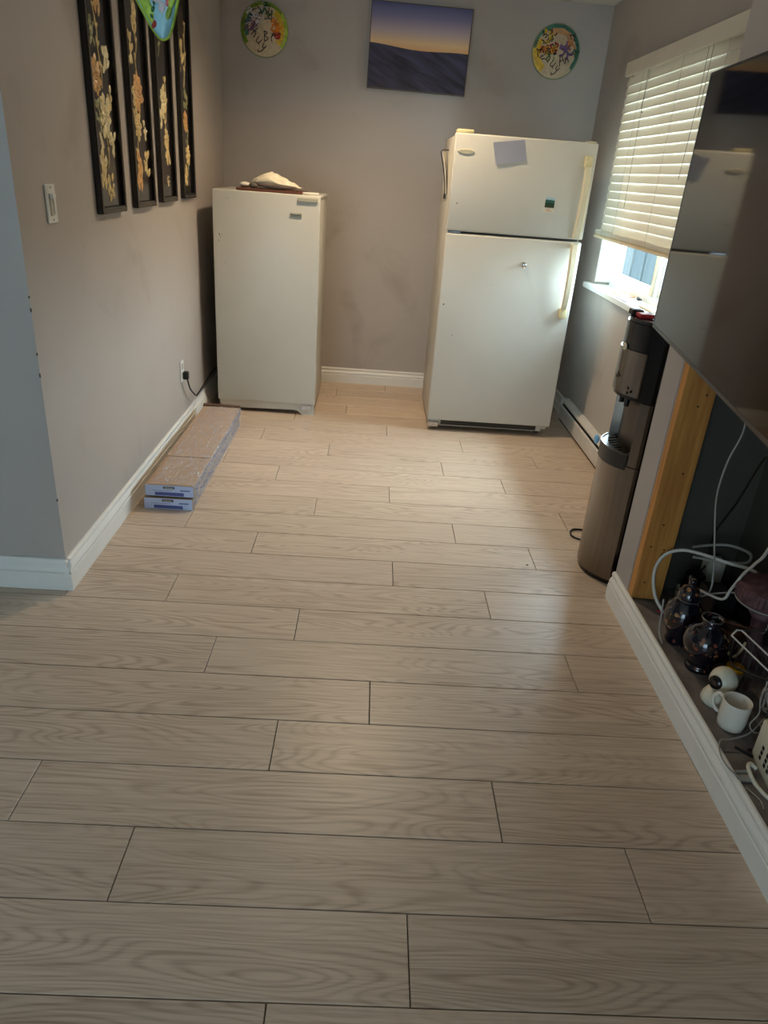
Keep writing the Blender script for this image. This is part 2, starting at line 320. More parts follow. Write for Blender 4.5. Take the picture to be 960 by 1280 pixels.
def tube(bm, pts, r, seg=8, smooth=True, n=8, flat=None):
    path = smooth_path(pts, n) if smooth else [Vector(p) for p in pts]
    rings = []; prev = None
    for i, p in enumerate(path):
        d = (path[min(i+1, len(path)-1)] - path[max(i-1, 0)]).normalized()
        if prev is None: a = d.orthogonal().normalized()
        else:
            a = prev - d*prev.dot(d); a = a.normalized() if a.length > 1e-6 else d.orthogonal().normalized()
        prev = a; b = d.cross(a); rr = r[min(int(i/len(path)*len(r)), len(r)-1)] if isinstance(r, (list, tuple)) else r
        rings.append([bm.verts.new(p + (a*math.cos(2*PI*k/seg) + b*math.sin(2*PI*k/seg))*rr) for k in range(seg)])
    for q, s in zip(rings, rings[1:]):
        for k in range(seg): bm.faces.new((q[k], q[(k+1) % seg], s[(k+1) % seg], s[k]))
    bm.faces.new(rings[0][::-1]); bm.faces.new(rings[-1]); return bm
def blob(bm, c, rx, ry, rz, seg=8, mtx=None):
    b2 = bmesh.new(); bmesh.ops.create_icosphere(b2, subdivisions=seg if seg < 4 else 2, radius=1)
    for v in b2.verts:
        p = Vector((v.co.x*rx, v.co.y*ry, v.co.z*rz)); v.co = (mtx @ p if mtx else p) + Vector(c)
    me = bpy.data.meshes.new('t'); b2.to_mesh(me); bm.from_mesh(me); bpy.data.meshes.remove(me); b2.free(); return bm

def base_of(o):
    while o is not None:
        if o.name in BASE: return BASE[o.name]
        o = o.parent
    return Vector((0, 0, 0))
def obj(name, bm, m, parent=None, smooth=None, label=None, local=False, loc=None):
    """bm in world coordinates unless local; returns object parented to parent (Empty at its base)"""
    bm.normal_update()
    me = bpy.data.meshes.new(name)
    off = Vector(loc) if loc else (base_of(parent) if (parent is not None and not local) else Vector((0, 0, 0)))
    if off.length: bmesh.ops.translate(bm, verts=bm.verts, vec=-off)
    bm.to_mesh(me); bm.free()
    o = bpy.data.objects.new(name, me); C.objects.link(o); me.materials.append(M[m] if isinstance(m, str) else m)
    if loc: o.location = loc; BASE[o.name] = Vector(loc)
    if parent is not None: o.parent = parent
    if smooth:
        for p in me.polygons: p.use_smooth = True
        if smooth != 'all':
            try: me.set_sharp_from_angle(angle=smooth)
            except Exception: pass
    if label: o['label'] = label
    return o
def thing(name, label, cat, loc=(0, 0, 0), rotz=0, group=None):
    o = bpy.data.objects.new(name, None); C.objects.link(o); o.empty_display_size = .05
    o.location = loc; o.rotation_euler = (0, 0, rotz); o['label'] = label; o['category'] = cat
    if group: o['group'] = group
    BASE[o.name] = Vector(loc); return o
def tag(o, label, cat, group=None):
    o['label'] = label; o['category'] = cat
    if group: o['group'] = group
    return o
def struct(name, bm, m, parent=None, **k):
    o = obj(name, bm, m, parent, **k)
    if parent is None: o['kind'] = 'structure'
    return o
SM = .6

# ------------------------------------------------------------------ room constants (metres; camera stands over the origin)
XL, XR, YB, ZC = -1.07, 1.42, 5.46, 2.54
YC = 2.32        # outer corner of the left wall
XB, YBUMP = 1.036, 2.475   # bump-out face and its far end
XW, YR = -3.3, -3.6        # living-room side wall and rear wall

# floor slab (sub-floor) and planks
fl = struct('floor', B(XW-.1, 1.6, YR-.1, YB+.1, -.12, -.008), 'underlay')
PW, PL = .2, 1.218
joint = {0: -.62, 1: .802, 2: -2.515, 3: 2.035, 4: -1.017, 5: .338, 6: -2.336, 7: -1.0, 8: 2.596, 9: .764, 10: -2.233, 11: 2.219, 12: -1.072, 13: .74, 14: -2.25, 15: 2.266, 16: -1.004, 17: 3.01, 18: .72, 19: -2.3, 20: -.65, 21: 2.2, 22: -1.1, 23: .7}
Y0 = .8617
plank_mesh = {}
def plank(xa, xb, ya, yb):
    key = (round(xb-xa, 3), round(yb-ya, 3))
    if key not in plank_mesh:
        L_, W_ = key; g = .0013
        bm = bmesh.new(); h, t, c = -.008, 0, .0012
        lo = [(-L_/2+g, -W_/2+g, h), (L_/2-g, -W_/2+g, h), (L_/2-g, W_/2-g, h), (-L_/2+g, W_/2-g, h)]
        mi = [(x, y, -c) for x, y, z in lo]
        hi = [(x-math.copysign(c, x), y-math.copysign(c, y), t) for x, y, z in lo]
        R = [[bm.verts.new(p) for p in q] for q in (lo, mi, hi)]
        for a, b in ((0, 1), (1, 2)):
            for i in range(4): bm.faces.new((R[a][i], R[a][(i+1) % 4], R[b][(i+1) % 4], R[b][i]))
        bm.faces.new(R[2]); me = bpy.data.meshes.new('plank'); bm.to_mesh(me); bm.free(); me.materials.append(M['laminate']); plank_mesh[key] = me
    o = bpy.data.objects.new('plank', plank_mesh[key]); C.objects.link(o); o.parent = fl; o.location = ((xa+xb)/2, (ya+yb)/2, 0)
k = -22
while True:
    k += 1
    ya = Y0+(k-1)*PW; yb = ya+PW
    if ya >= YB-.01: break
    if yb < YR+.02: continue
    yb = min(yb, YB); ya = max(ya, YR)
    jx = joint.get(k, ((k*2.03) % 6.09)-3)*PW
    ymid = (ya+yb)/2
    xmin, xmax = (XW, XB) if ymid < YC else ((XL, XB) if ymid < YBUMP else (XL, XR))
    if ymid > YC-.12 and ymid < YC: xmin = XW
    x = jx
    while x > xmin: x -= PL
    while x < xmax:
        a, b = max(x, xmin), min(x+PL, xmax)
        if b-a > .01: plank(a, b, ya, yb)
        x += PL
yj = Y0+7*PW      # row that straddles the wall corner is cut along the return wall
x = joint[8]*PW
while x > XW: x -= PL
while x < XL:
    if min(x+PL, XL)-max(x, XW) > .01: plank(max(x, XW), min(x+PL, XL), yj, YC)
    x += PL

# walls
def struct_wall(name, *boxes, m='wall_paint'):
    bm = bmesh.new()
    for b in boxes: box(bm, *b)
    return struct(name, bm, m)
struct_wall('wall_left', (XL-.12, XL, YC, YB+.12, 0, ZC))
struct_wall('wall_left_return', (XW, XL-.12, YC, YC+.12, 0, ZC))
struct_wall('wall_back', (XL, XR+.0, YB, YB+.12, 0, ZC))
WY0, WY1, WZ0, WZ1 = 3.45, 4.80, .93, 2.13
struct_wall('wall_right', (XR, XR+.16, YBUMP+.02, WY0, 0, ZC), (XR, XR+.16, WY1, YB+.12, 0, ZC), (XR, XR+.16, WY0, WY1, 0, WZ0), (XR, XR+.16, WY0, WY1, WZ1, ZC))
# bump-out: solid end return and header above the open recess
RY0 = .25
struct_wall('wall_right_bump', (XB, 1.152, 2.334, YBUMP, .10, ZC), (1.152, XR+.16, 2.40, YBUMP, .10, ZC), (XB, XB+.1, RY0, 2.334, 1.20, ZC), (XB, XR+.16, YR, RY0, 0, ZC))
struct_wall('wall_recess', (XR+.02, XR+.16, RY0, 2.385, .0, ZC), (1.153, XR+.16, 2.385, 2.3995, .10, 1.6), m='recess_shaded_paint')
struct_wall('wall_living', (XW-.12, XW, YR-.12, YC+.12, 0, ZC))
struct_wall('wall_rear', (XW, -3.1, YR-.12, YR, 0, ZC), (-.7, XR+.16, YR-.12, YR, 0, ZC), (-3.1, -.7, YR-.12, YR, 2.15, ZC))
struct_wall('ceiling', (XW-.12, XR+.16, YR-.12, YB+.12, ZC, ZC+.1), m='ceiling_paint')

# baseboards
def bb_profile(h=.118, t=.016):
    return [(0, 0), (t, 0), (t, h*.55), (t*.90, h*.575), (t*.72, h*.58), (t*.72, h*.605), (t*.9, h*.615), (t*.9, h*.66), (t*.82, h*.71), (t*.66, h*.76), (t*.52, h*.80), (t*.42, h*.825), (t*.42, h*.85), (t*.62, h*.865), (t*.62, h*.925), (t*.5, h*.97), (t*.3, h), (0, h)]
def baseboard(name, axis, wallpos, sgn, a, b, mit=None, **k):
    """profile sticks out by sgn along the normal; runs from a to b"""
    pr = [(wallpos + sgn*u, v) for u, v in bb_profile(**k)]
    bm = bmesh.new()
    prism(bm, pr, a, b, 'y' if axis == 'y' else 'x')
    return struct(name, bm, 'white_trim')
baseboard('baseboard_left', 'y', XL, 1, YC-.0215, YB, h=.125, t=.022)
baseboard('baseboard_left_return', 'x', YC, -1, XW, XL+.0215, h=.125, t=.022)
baseboard('baseboard_back', 'x', YB, -1, XL+.022, XR, h=.112, t=.02)
baseboard('baseboard_right', 'y', XR, -1, 4.86, YB-.02, h=.118, t=.02)
baseboard('baseboard_bump', 'y', XB, -1, .26, YBUMP, h=.118, t=.022)
# chipped corner bead
bm = bmesh.new()
for z, s in ((1.02, .010), (.88, .008), (.81, .012), (.36, .009), (1.06, .006)):
    blob(bm, (XL-.0015, YC+.0015, z), .0032, .0032, s*.8)
o = obj('trim_chip', bm, 'gasket'); o['kind'] = 'structure'; o.name = 'trim_1'

# ------------------------------------------------------------------ window
wn = struct('window_1', B(XR+.0, XR+.165, WY0-.0, WY0+.012, WZ0, WZ1), 'white_trim')
bm = bmesh.new(); box(bm, XR+.002, XR+.16, WY1-.012, WY1, WZ0+.02, WZ1); box(bm, XR+.002, XR+.16, WY0, WY1, WZ1-.012, WZ1)
obj('jamb', bm, 'white_trim', wn)
obj('sill', B(XR-.042, XR+.10, WY0-.10, WY1+.10, WZ0-.028, WZ0+.006, bevel=.004), 'white_trim', wn)
XF = XR+.10
bm = bmesh.new()
box(bm, XF-.005, XF+.05, WY0+.012, WY0+.05, WZ0+.006, WZ1-.012); box(bm, XF-.005, XF+.05, WY1-.05, WY1-.012, WZ0+.006, WZ1-.012)
box(bm, XF-.005, XF+.05, WY0+.05, WY1-.05, WZ0+.006, WZ0+.046); box(bm, XF-.005, XF+.05, WY0+.05, WY1-.05, WZ1-.05, WZ1-.012)
obj('window_frame', bm, 'vinyl', wn)
YM = 4.02
def sash(a, b, xo):
    bm = bmesh.new(); t = .045
    box(bm, xo, xo+.022, a, a+t, WZ0+.046, WZ1-.05, bevel=.003); box(bm, xo, xo+.022, b-t, b, WZ0+.046, WZ1-.05, bevel=.003)
    box(bm, xo, xo+.022, a+t, b-t, WZ0+.046, WZ0+.046+t, bevel=.003); box(bm, xo, xo+.022, a+t, b-t, WZ1-.05-t, WZ1-.05, bevel=.003)
    s = obj('sash', bm, 'vinyl', wn); obj('pane', B(xo+.009, xo+.013, a+t-.004, b-t+.004, WZ0+.046+t-.004, WZ1-.05-t+.004), 'window_glass', s)
sash(YM-.01, WY1-.05, XF+.002); sash(WY0+.05, YM+.03, XF+.026)
obj('lock_strip', B(XF-.012, XF-.005, YM+.0, YM+.02, WZ0+.05, WZ1-.06), 'vinyl_tan', wn, label='tan weather strip on the meeting stile')

# blind
bl = thing('window_blind', 'white horizontal slat blind lowered over the kitchen window beside the fridge', 'blind', (XR-.03, 4.12, 1.25))
BY0, BY1 = 3.27, 4.72
bx = XR-.037
obj('valance', B(XR-.085, XR-.07, 3.175, 4.655, 2.062, 2.130, bevel=.002), 'blind_slat', bl)
for a, b in ((4.643, 4.655),): obj('valance_return', B(XR-.0695, XR-.030, a, b, 2.064, 2.128), 'blind_slat', bl)
obj('headrail', B(XR-.064, XR-.006, BY0, BY1, 2.075, 2.125), 'vinyl', bl)
NS = 18; z0s = 1.285; pitch = (2.05-z0s)/(NS-1)
def slat_bm():
    bm = bmesh.new(); n = 6; w_ = .0535; t = .0026; a = math.radians(79)
    top = []; bot = []
    pts = []
    for i in range(n+1):
        u = (i/n-.5)*w_; crown = .003*(1-(2*i/n-1)**2)
        pts.append((u, crown))
    ring = [(u, c+t/2) for u, c in pts] + [(u, c-t/2) for u, c in pts[::-1]]
    R = [(u*math.cos(a)-v*math.sin(a), u*math.sin(a)+v*math.cos(a)) for u, v in ring]
    prism(bm, R, -(BY1-BY0)/2, (BY1-BY0)/2, 'y'); return bm
sb = slat_bm(); sme = bpy.data.meshes.new('slat'); sb.to_mesh(sme); sb.free(); sme.materials.append(M['blind_slat'])
for i in range(NS):
    o = bpy.data.objects.new('slat', sme); C.objects.link(o); o.parent = bl
    o.location = Vector((bx, (BY0+BY1)/2, z0s+i*pitch)) - BASE[bl.name]
for i in range(5):
    obj('slat', B(bx-.025, bx+.025, BY0, 4.77, 1.236+i*.0052, 1.2395+i*.0052), 'blind_slat' if i else 'vinyl_tan', bl, label='slat lying in the gathered stack at the foot')
obj('bottom_rail', B(bx-.026, bx+.026, BY0, 4.78, 1.217, 1.233, bevel=.003), 'vinyl_tan', bl, label='tan bottom rail')
for y in (BY0+.09, 3.84, 4.40, BY1-.10):
    bm = bmesh.new()
    tube(bm, [(bx-.0275, y, 2.1), (bx-.0275, y, 1.23)], .0009, 5, False); tube(bm, [(bx+.0275, y+.004, 2.1), (bx+.0275, y+.004, 1.23)], .0009, 5, False)
    obj('ladder_cord', bm, 'cable_white', bl)
for pts, r in (([(bx-.034, 4.30, 2.1), (bx-.036, 4.28, 1.8), (bx-.038, 4.25, 1.4)], .0014), ([(bx-.034, 4.27, 2.1), (bx-.038, 4.27, 1.92)], .0012),
               ([(bx-.034, 3.55, 2.1), (bx-.038, 3.53, 1.85), (bx-.036, 3.56, 1.55)], .0013), ([(bx-.034, 3.50, 2.1), (bx-.038, 3.49, 1.8)], .0013)):
    bm = bmesh.new(); tube(bm, pts, r, 5); obj('lift_cord', bm, 'cable_grey', bl)
bm = bmesh.new(); tube(bm, [(bx-.037, 4.275, 1.93), (bx-.045, 4.26, 1.905), (bx-.037, 4.285, 1.88), (bx-.04, 4.25, 1.86)], .002, 5); obj('cord_hook', bm, 'wire_grey', bl)

# things on the sill
zs = WZ0+.0065
bm = B(XR-.03, XR+.055, 4.02, 4.30, zs, zs+.006, bevel=.001); tag(obj('notepad', bm, 'paper_blue'), 'pale blue papers lying on the window sill', 'paper')
bm = B(XR-.008, XR+.075, 4.20, 4.42, zs+.0062, zs+.012); o = obj('pink_card', bm, 'paint_peach'); o.location.z = 0; tag(o, 'pinkish card lying on the window sill behind the blue papers', 'card')
bm = bmesh.new(); tube(bm, [(XR+.06, 4.06, zs+.016), (XR+.075, 4.16, zs+.016)], .004, 8, False); box(bm, XR+.056, XR+.07, 4.10, 4.13, zs+.0062, zs+.019, bevel=.002)
tag(obj('pen_clip', bm, 'cable_black'), 'small black clip on the window sill', 'clip')
bm = B(XR+.0, XR+.075, 3.72, 3.92, zs, zs+.012, bevel=.002); tag(obj('wood_block', bm, 'vinyl_tan'), 'flat tan block on the near end of the window sill', 'block')

# outside: neighbouring siding and the ground
ns = thing('neighbour_wall', 'pale vertical board wall seen outside through the window gap', 'wall', (3.0, 4.4, -.2))
for i in range(56):
    y = 1.6+i*.2
    obj('board', B(3.0+(i % 2)*.012, 3.04, y, y+.19, -.2, 1.2), 'siding', ns)
struct('trim_2', B(1.59, 8, -1, 9, -.35, -.2), 'outside_ground')

# patio door in the rear wall
pd = struct('door_1', B(-3.1, -3.04, YR-.10, YR-.02, 0, 2.15), 'vinyl')
bm = bmesh.new(); box(bm, -.76, -.7, YR-.10, YR-.02, 0, 2.15); box(bm, -3.04, -.76, YR-.10, YR-.02, 2.09, 2.15); box(bm, -1.94, -1.86, YR-.09, YR-.03, .06, 2.09); box(bm, -3.04, -.76, YR-.10, YR-.02, 0, .06)
obj('door_frame', bm, 'vinyl', pd)
for a, b in ((-3.04, -1.94), (-1.86, -.76)): obj('pane', B(a, b, YR-.063, YR-.057, .06, 2.09), 'window_glass', pd)

# added fill lamp, unseen above the view, put in to brighten the left wall
emission('fill_glow', (1.0, .88, .74), FILL_W)
lp = thing('fill_lamp', 'added fill lamp with a white glass dome, unseen on the ceiling', 'lamp', (-.15, 2.75, ZC))
bm = bmesh.new(); lathe(bm, [(.17, -.03), (.18, 0)], (-.15, 2.75, ZC), 32); obj('fill_base', bm, 'lamp_metal', lp)
bm = bmesh.new(); lathe(bm, [(.001, -.10), (.08, -.092), (.13, -.07), (.158, -.031)], (-.15, 2.75, ZC), 32); obj('fill_dome', bm, 'fill_glow', lp, smooth='all')

# recessed warm downlight in the kitchen ceiling
pot = thing('recessed_downlight', 'round recessed warm downlight in the kitchen ceiling between freezer and refrigerator', 'light', (.02, 4.12, ZC))
bm = bmesh.new(); lathe(bm, [(.075, -.0005), (.078, -.006), (.060, -.008), (.055, -.004)], (.02, 4.12, ZC), 28); obj('trim_ring', bm, 'white_trim', pot, smooth='all')
emission('downlight_glow', (1.0, .78, .5), 6)
bm = bmesh.new(); lathe(bm, [(.054, -.003), (.001, -.002)], (.02, 4.12, ZC), 28); obj('lens', bm, 'downlight_glow', pot)
sd = bpy.data.lights.new('downlight_beam', 'SPOT'); sd.energy = POT_W; sd.color = (1.0, .76, .50); sd.spot_size = math.radians(150); sd.spot_blend = .9; sd.shadow_soft_size = .055
so = bpy.data.objects.new('downlight_beam', sd); C.objects.link(so); so.location = (.02, 4.12, ZC-.02)

# ------------------------------------------------------------------ refrigerator
FX0, FX1, FY = .402, 1.196, 4.42
fr = thing('refrigerator', 'tall white top-freezer refrigerator with two doors in the back right corner', 'refrigerator', ((FX0+FX1)/2, 4.8, 0))
obj('cabinet', B(FX0+.006, FX1-.006, FY+.068, 5.12, .035, 1.705, bevel=.006, seg=2), 'appliance_side', fr, smooth=SM)
obj('gasket', B(FX0+.016, FX1-.016, FY+.055, FY+.068, .08, 1.69), 'gasket', fr)
d1 = obj('freezer_door', B(FX0, FX1, FY, FY+.056, 1.213, 1.714, bevel=.010, seg=3), 'appliance_white', fr, smooth=SM)
d2 = obj('refrigerator_door', B(FX0, FX1, FY, FY+.056, .075, 1.200, bevel=.010, seg=3), 'appliance_white', fr, smooth=SM)
def handle(z0, z1, capz, sgn, parent):
    bm = bmesh.new(); x = 1.137
    n = 14
    # bowed bar: attached at the cap end, sweeping to the door split
    prev = None; rings = []
    for i in range(n+1):
        t = i/n; z = z0+(z1-z0)*t; dep = .018+.034*math.sin(PI*min(1, t*.92+.04))**.6; xx = x + (.012 - .022*(abs(t-.5)*2)**2*0) - .012*t*0
        hw = .019 + .006*t; th = .013
        rings.append([bm.verts.new(q) for q in ((xx-hw, FY-dep, z), (xx-hw*.6, FY-dep-th, z), (xx+hw*.6, FY-dep-th, z), (xx+hw, FY-dep, z), (xx+hw*.8, FY-dep+th*.6, z), (xx-hw*.8, FY-dep+th*.6, z))])
    fs = []
    for a, b in zip(rings, rings[1:]):
        for j in range(6): fs.append(bm.faces.new((a[j], a[(j+1) % 6], b[(j+1) % 6], b[j])))
    fs.append(bm.faces.new(rings[0])); fs.append(bm.faces.new(rings[-1][::-1])); bmesh.ops.recalc_face_normals(bm, faces=fs)
    # standoff at the split end
    zz = z1; box(bm, x-.006, x+.03, FY-.024, FY-.0005, zz-.02 if sgn > 0 else zz-.002, zz+.002 if sgn > 0 else zz+.02, bevel=.003)
    h = obj('handle', bm, 'handle_plastic', parent, smooth=SM)
    obj('handle_cap', B(x-.008, x+.032, FY-.032, FY-.0005, min(capz), max(capz), bevel=.004, seg=2), 'aged_plastic', h if False else parent, smooth=SM, label='yellowed plastic handle end cap')
handle(1.592, 1.222, (1.592, 1.648), -1, d1)
handle(.826, 1.190, (.768, .828), 1, d2)
# hinge covers
obj('hinge_cover', B(FX0+.01, FX0+.10, FY+.012, FY+.10, 1.7142, 1.733, bevel=.005, seg=2), 'aged_plastic', fr, smooth=SM, label='yellowed hinge cover')
obj('hinge_cover', B(FX1-.06, FX1-.01, FY+.012, FY+.09, 1.7142, 1.722, bevel=.004), 'handle_plastic', fr)
obj('middle_hinge', B(FX0+.012, FX0+.085, FY+.01, FY+.066, 1.2025, 1.2105), 'chrome', fr)
obj('toe_plate', B(FX0+.03, FX1-.045, FY+.045, FY+.066, .028, .074, bevel=.002), 'appliance_side', fr)
gp = obj('grille', B(FX0+.09, FX1-.08, FY+.040, FY+.0448, .034, .070, bevel=.002), 'dark_gap', fr, label='dark toe grille')
for i in range(4): obj('grille_bar', B(FX0+.095, FX1-.085, FY+.036, FY+.0405, .038+i*.009, .041+i*.009), 'gasket', gp)
for x in (FX0+.05, FX1-.06):
    for y in (FY+.12, 5.05):
        bm = bmesh.new(); lathe(bm, [(.02, 0), (.02, .012), (.01, .014), (.01, .036)], (x, y, 0), 12); obj('foot', bm, 'black_matte', fr)
obj('toe_bracket', B(FX0+.008, FX0+.075, FY+.02, FY+.066, .022, .055, bevel=.003), 'chrome', fr)
# oval badge
bm = bmesh.new(); lathe(bm, [(.047, 0), (.047, .002), (.042, .004)], (0, 0, 0), 28)
bmesh.ops.transform(bm, verts=bm.verts, matrix=Matrix.Translation((FX0+.066, FY-.0004, 1.625)) @ Matrix.Rotation(PI/2, 4, 'X') @ Matrix.Diagonal((1, .26, 1, 1)))
bd = obj('badge', bm, 'handle_plastic', d1, smooth=SM)
bm = bmesh.new()
for i in range(10): box(bm, FX0+.037+i*.006, FX0+.0405+i*.006, FY-.0050, FY-.0043, 1.622, 1.628+.002*(i % 3 == 0))
obj('badge_print', bm, 'badge_silver', bd)
for x, z, s_ in ((.448, 1.36, .004), (.43, .80, .005), (.50, .62, .003), (1.165, .80, .004), (.7, .93, .002)):
    bm = bmesh.new(); lathe(bm, [(s_, 0), (s_*.5, .0006)], (0, 0, 0), 10); bmesh.ops.transform(bm, verts=bm.verts, matrix=Matrix.Translation((x, FY-.0003, z)) @ Matrix.Rotation(PI/2, 4, 'X'))
    obj('rust_spot', bm, 'cardboard_dark', d1 if z > 1.2 else d2)

# paper, magnet and knob on the fridge
bm = bmesh.new()
q = [(.612, 1.679), (.783, 1.716-.012), (.806, 1.603), (.640, 1.570)]
n = 6; vs_ = []
for j in range(n+1):
    row = []
    for i in range(n+1):
        u, v = i/n, j/n
        p = (Vector(q[0]).lerp(Vector(q[1]), u)).lerp(Vector(q[3]).lerp(Vector(q[2]), u), v)
        row.append(bm.verts.new((p.x, FY-.0012-.004*(v**3)-.001*math.sin(u*5)*v-.001*v, p.y)))
    vs_.append(row)
for j in range(n):
    for i in range(n): bm.faces.new((vs_[j][i], vs_[j+1][i], vs_[j+1][i+1], vs_[j][i+1]))
bmesh.ops.solidify(bm, geom=bm.faces[:], thickness=.0006)
tag(obj('note_paper', bm, 'paper_blue'), 'blank pale blue sheet stuck crooked on the fridge freezer door', 'paper')
mg = thing('photo_magnet', 'small landscape picture magnet with cream lower strip on fridge door', 'magnet', (.973, FY, 1.39))
obj('print', B(.946, 1.000, FY-.0040, FY-.0022, 1.372, 1.428), 'magnet_print', mg)
obj('backing', B(.944, 1.002, FY-.0021, FY-.0003, 1.348, 1.430), 'paper_white', mg)
bm = bmesh.new()
for i in range(2): box(bm, .952, .990-.012*i, FY-.0030, FY-.0022, 1.354+i*.007, 1.357+i*.007)
obj('caption', bm, 'paint_peach', mg)
kn = thing('hook_magnet', 'small round shiny magnet hook on the lower fridge door', 'magnet', (.878, FY, 1.056))
bm = bmesh.new(); lathe(bm, [(.016, 0), (.016, .005), (.011, .007), (.008, .016), (.001, .018)], (0, 0, 0), 18)
bmesh.ops.transform(bm, verts=bm.verts, matrix=Matrix.Translation((.878, FY-.0004, 1.056)) @ Matrix.Rotation(PI/2, 4, 'X')); obj('disc', bm, 'chrome', kn, smooth=SM)
bm = bmesh.new(); tube(bm, [(.878, FY-.012, 1.05), (.878, FY-.022, 1.035), (.880, FY-.030, 1.040)], .0025, 6); obj('hook', bm, 'paper_white', kn)

# pad hanging on the fridge side
pad = thing('wall_pad', 'paper pad with black clip hanging on the left side of the fridge', 'pad', (FX0, 4.72, 1.5))
bm = bmesh.new(); R_ = []
for j in range(9):
    t = j/8; z = 1.625-.235*t; x = .399-.045*(1-t)**1.6
    R_.append([bm.verts.new((x, 4.66, z)), bm.verts.new((x+.003, 4.66, z)), bm.verts.new((.404-.004, 4.86, z)), bm.verts.new((.400-.004, 4.86, z))])
fs = []
for a, b in zip(R_, R_[1:]):
    for i in range(4): fs.append(bm.faces.new((a[i], a[(i+1) % 4], b[(i+1) % 4], b[i])))
fs.append(bm.faces.new(R_[0])); fs.append(bm.faces.new(R_[-1])); bmesh.ops.recalc_face_normals(bm, faces=fs)
obj('sheet', bm, 'paper_white', pad)
bm = bmesh.new(); tube(bm, [(.393, 4.655, 1.632), (.352, 4.655, 1.626), (.356, 4.655, 1.59), (.370, 4.655, 1.54), (.388, 4.655, 1.45), (.392, 4.655, 1.39)], .0028, 6, n=4)
obj('binding', bm, 'black_matte', pad)
obj('clip', B(.3875, .3985, 4.65, 4.67, 1.372, 1.40, bevel=.002), 'black_matte', pad)

# ------------------------------------------------------------------ upright freezer
GX0, GX1, GY = -.968, -.335, 4.57
fz = thing('upright_freezer', 'waist-high plain white upright freezer against the back wall', 'freezer', ((GX0+GX1)/2, 4.9, 0))
bm = bmesh.new(); box(bm, GX0+.006, GX1-.004, GY+.062, 5.21, .045, 1.318, bevel=.005, seg=2); obj('cabinet', bm, 'appliance_side', fz, smooth=SM)
obj('top_panel', B(GX0, GX1, GY+.030, 5.215, 1.3185, 1.336, bevel=.004, seg=2), 'appliance_white', fz, smooth=SM)
dr = obj('freezer_door', B(GX0, GX1, GY, GY+.056, .075, 1.336-.0005, bevel=.006, seg=3), 'appliance_white', fz, smooth=SM)
obj('gasket', B(GX0+.01, GX1-.01, GY+.056, GY+.062, .08, 1.31), 'gasket', fz)
obj('door_lip', B(GX0+.50, GX0+.618, GY-.009, GY-.0002, 1.300, 1.323, bevel=.003), 'badge_silver', dr, label='grey recessed pull strip at the door top')
obj('badge', B(-.512, -.440, GY-.004, GY-.0002, 1.214, 1.238, bevel=.001), 'badge_silver', dr)
bm = bmesh.new()
for i in range(9): box(bm, -.506+i*.0066, -.5015+i*.0066, GY-.0052, GY-.0041, 1.222, 1.229+(.004 if i == 0 else 0))
box(bm, -.506, -.446, GY-.0052, GY-.0041, 1.2165, 1.2185); obj('badge_print', bm, 'badge_print', dr)
bm = bmesh.new(); prism(bm, [(GX0+.012, .073), (GX0+.012, .045), (GX0+.06, .022), (GX1-.14, .030), (GX1-.11, .024), (GX1-.085, 0.0), (GX1-.006, 0.0), (GX1-.006, .073)], GY+.012, GY+.05, 'y')
obj('kick_plate', bm, 'appliance_side', fz)
obj('hinge_bracket', B(GX1-.085, GX1-.03, GY+.006, GY+.0118, .035, .062), 'chrome', fz)
for x in (GX0+.05, GX1-.05):
    for y in (5.16,): obj('foot', B(x-.02, x+.02, y-.02, y+.02, 0, .046), 'black_matte', fz)
obj('foot', B(GX0+.03, GX0+.06, GY+.07, GY+.1, 0, .046), 'black_matte', fz)
for x, z, s_ in ((-.93, 1.09, .006), (-.925, 1.075, .004), (-.935, 1.055, .004), (-.915, 1.09, .003), (-.9, .93, .003), (-.88, 1.29, .003)):
    bb = bmesh.new(); lathe(bb, [(s_, 0), (s_*.4, .0006)], (0, 0, 0), 8); bmesh.ops.transform(bb, verts=bb.verts, matrix=Matrix.Translation((x, GY-.0003, z)) @ Matrix.Rotation(PI/2, 4, 'X') @ Matrix.Diagonal((.5, 1.2, 1, 1)))
    obj('paint_chip', bb, 'gasket', dr)
# board and cloth bundle on the freezer
tag(obj('wooden_board', B(-.835, -.445, GY+.06, GY+.36, 1.3365, 1.350, bevel=.003, rot=(Matrix.Rotation(-.03, 3, 'Z'), (-.64, 4.8, 1.34))), 'board_wood'), 'dark reddish wooden board lying on top of the small freezer', 'board')
bm = bmesh.new()
bmesh.ops.create_icosphere(bm, subdivisions=5, radius=1)
for v in bm.verts:
    p = v.co.copy(); x = p.x; top = .052*(1-.55*max(0, x))*(1+.25*math.exp(-((x+.25)/.3)**2)); f = noise.fractal(p*2.3+Vector((3, 1, 7)), 1, 2, 4)
    v.co = Vector((-.617+.145*x+.01*f, GY+.20+.10*p.y*(1-.15*x), 1.3515 + max(0, (p.z*.5+.5))*top*1.45*(1+.16*f)))
    if x > .55: v.co.z = 1.3515+(v.co.z-1.3515)*(1-.3*(x-.55))
cl = obj('cloth_bundle', bm, 'cloth_cream', smooth='all'); tag(cl, 'crumpled cream cloth bundle on the wooden board on the freezer', 'cloth')
bm = bmesh.new(); blob(bm, (-.800, GY+.17, 1.3665), .034, .05, .015, 3)
for v in bm.verts: v.co += Vector(noise.noise_vector(v.co*30))*.004
o = obj('paper_scrap', bm, 'paper_white', smooth='all'); tag(o, 'small crumpled white paper beside the cream cloth on the board', 'paper')
bm = bmesh.new(); blob(bm, (-.742, GY+.092, 1.3665), .026, .016, .015, 3); tag(obj('dark_pouch', bm, 'gasket', smooth='all'), 'small grey-brown pouch tucked at the cloth bundle\'s left end', 'pouch')
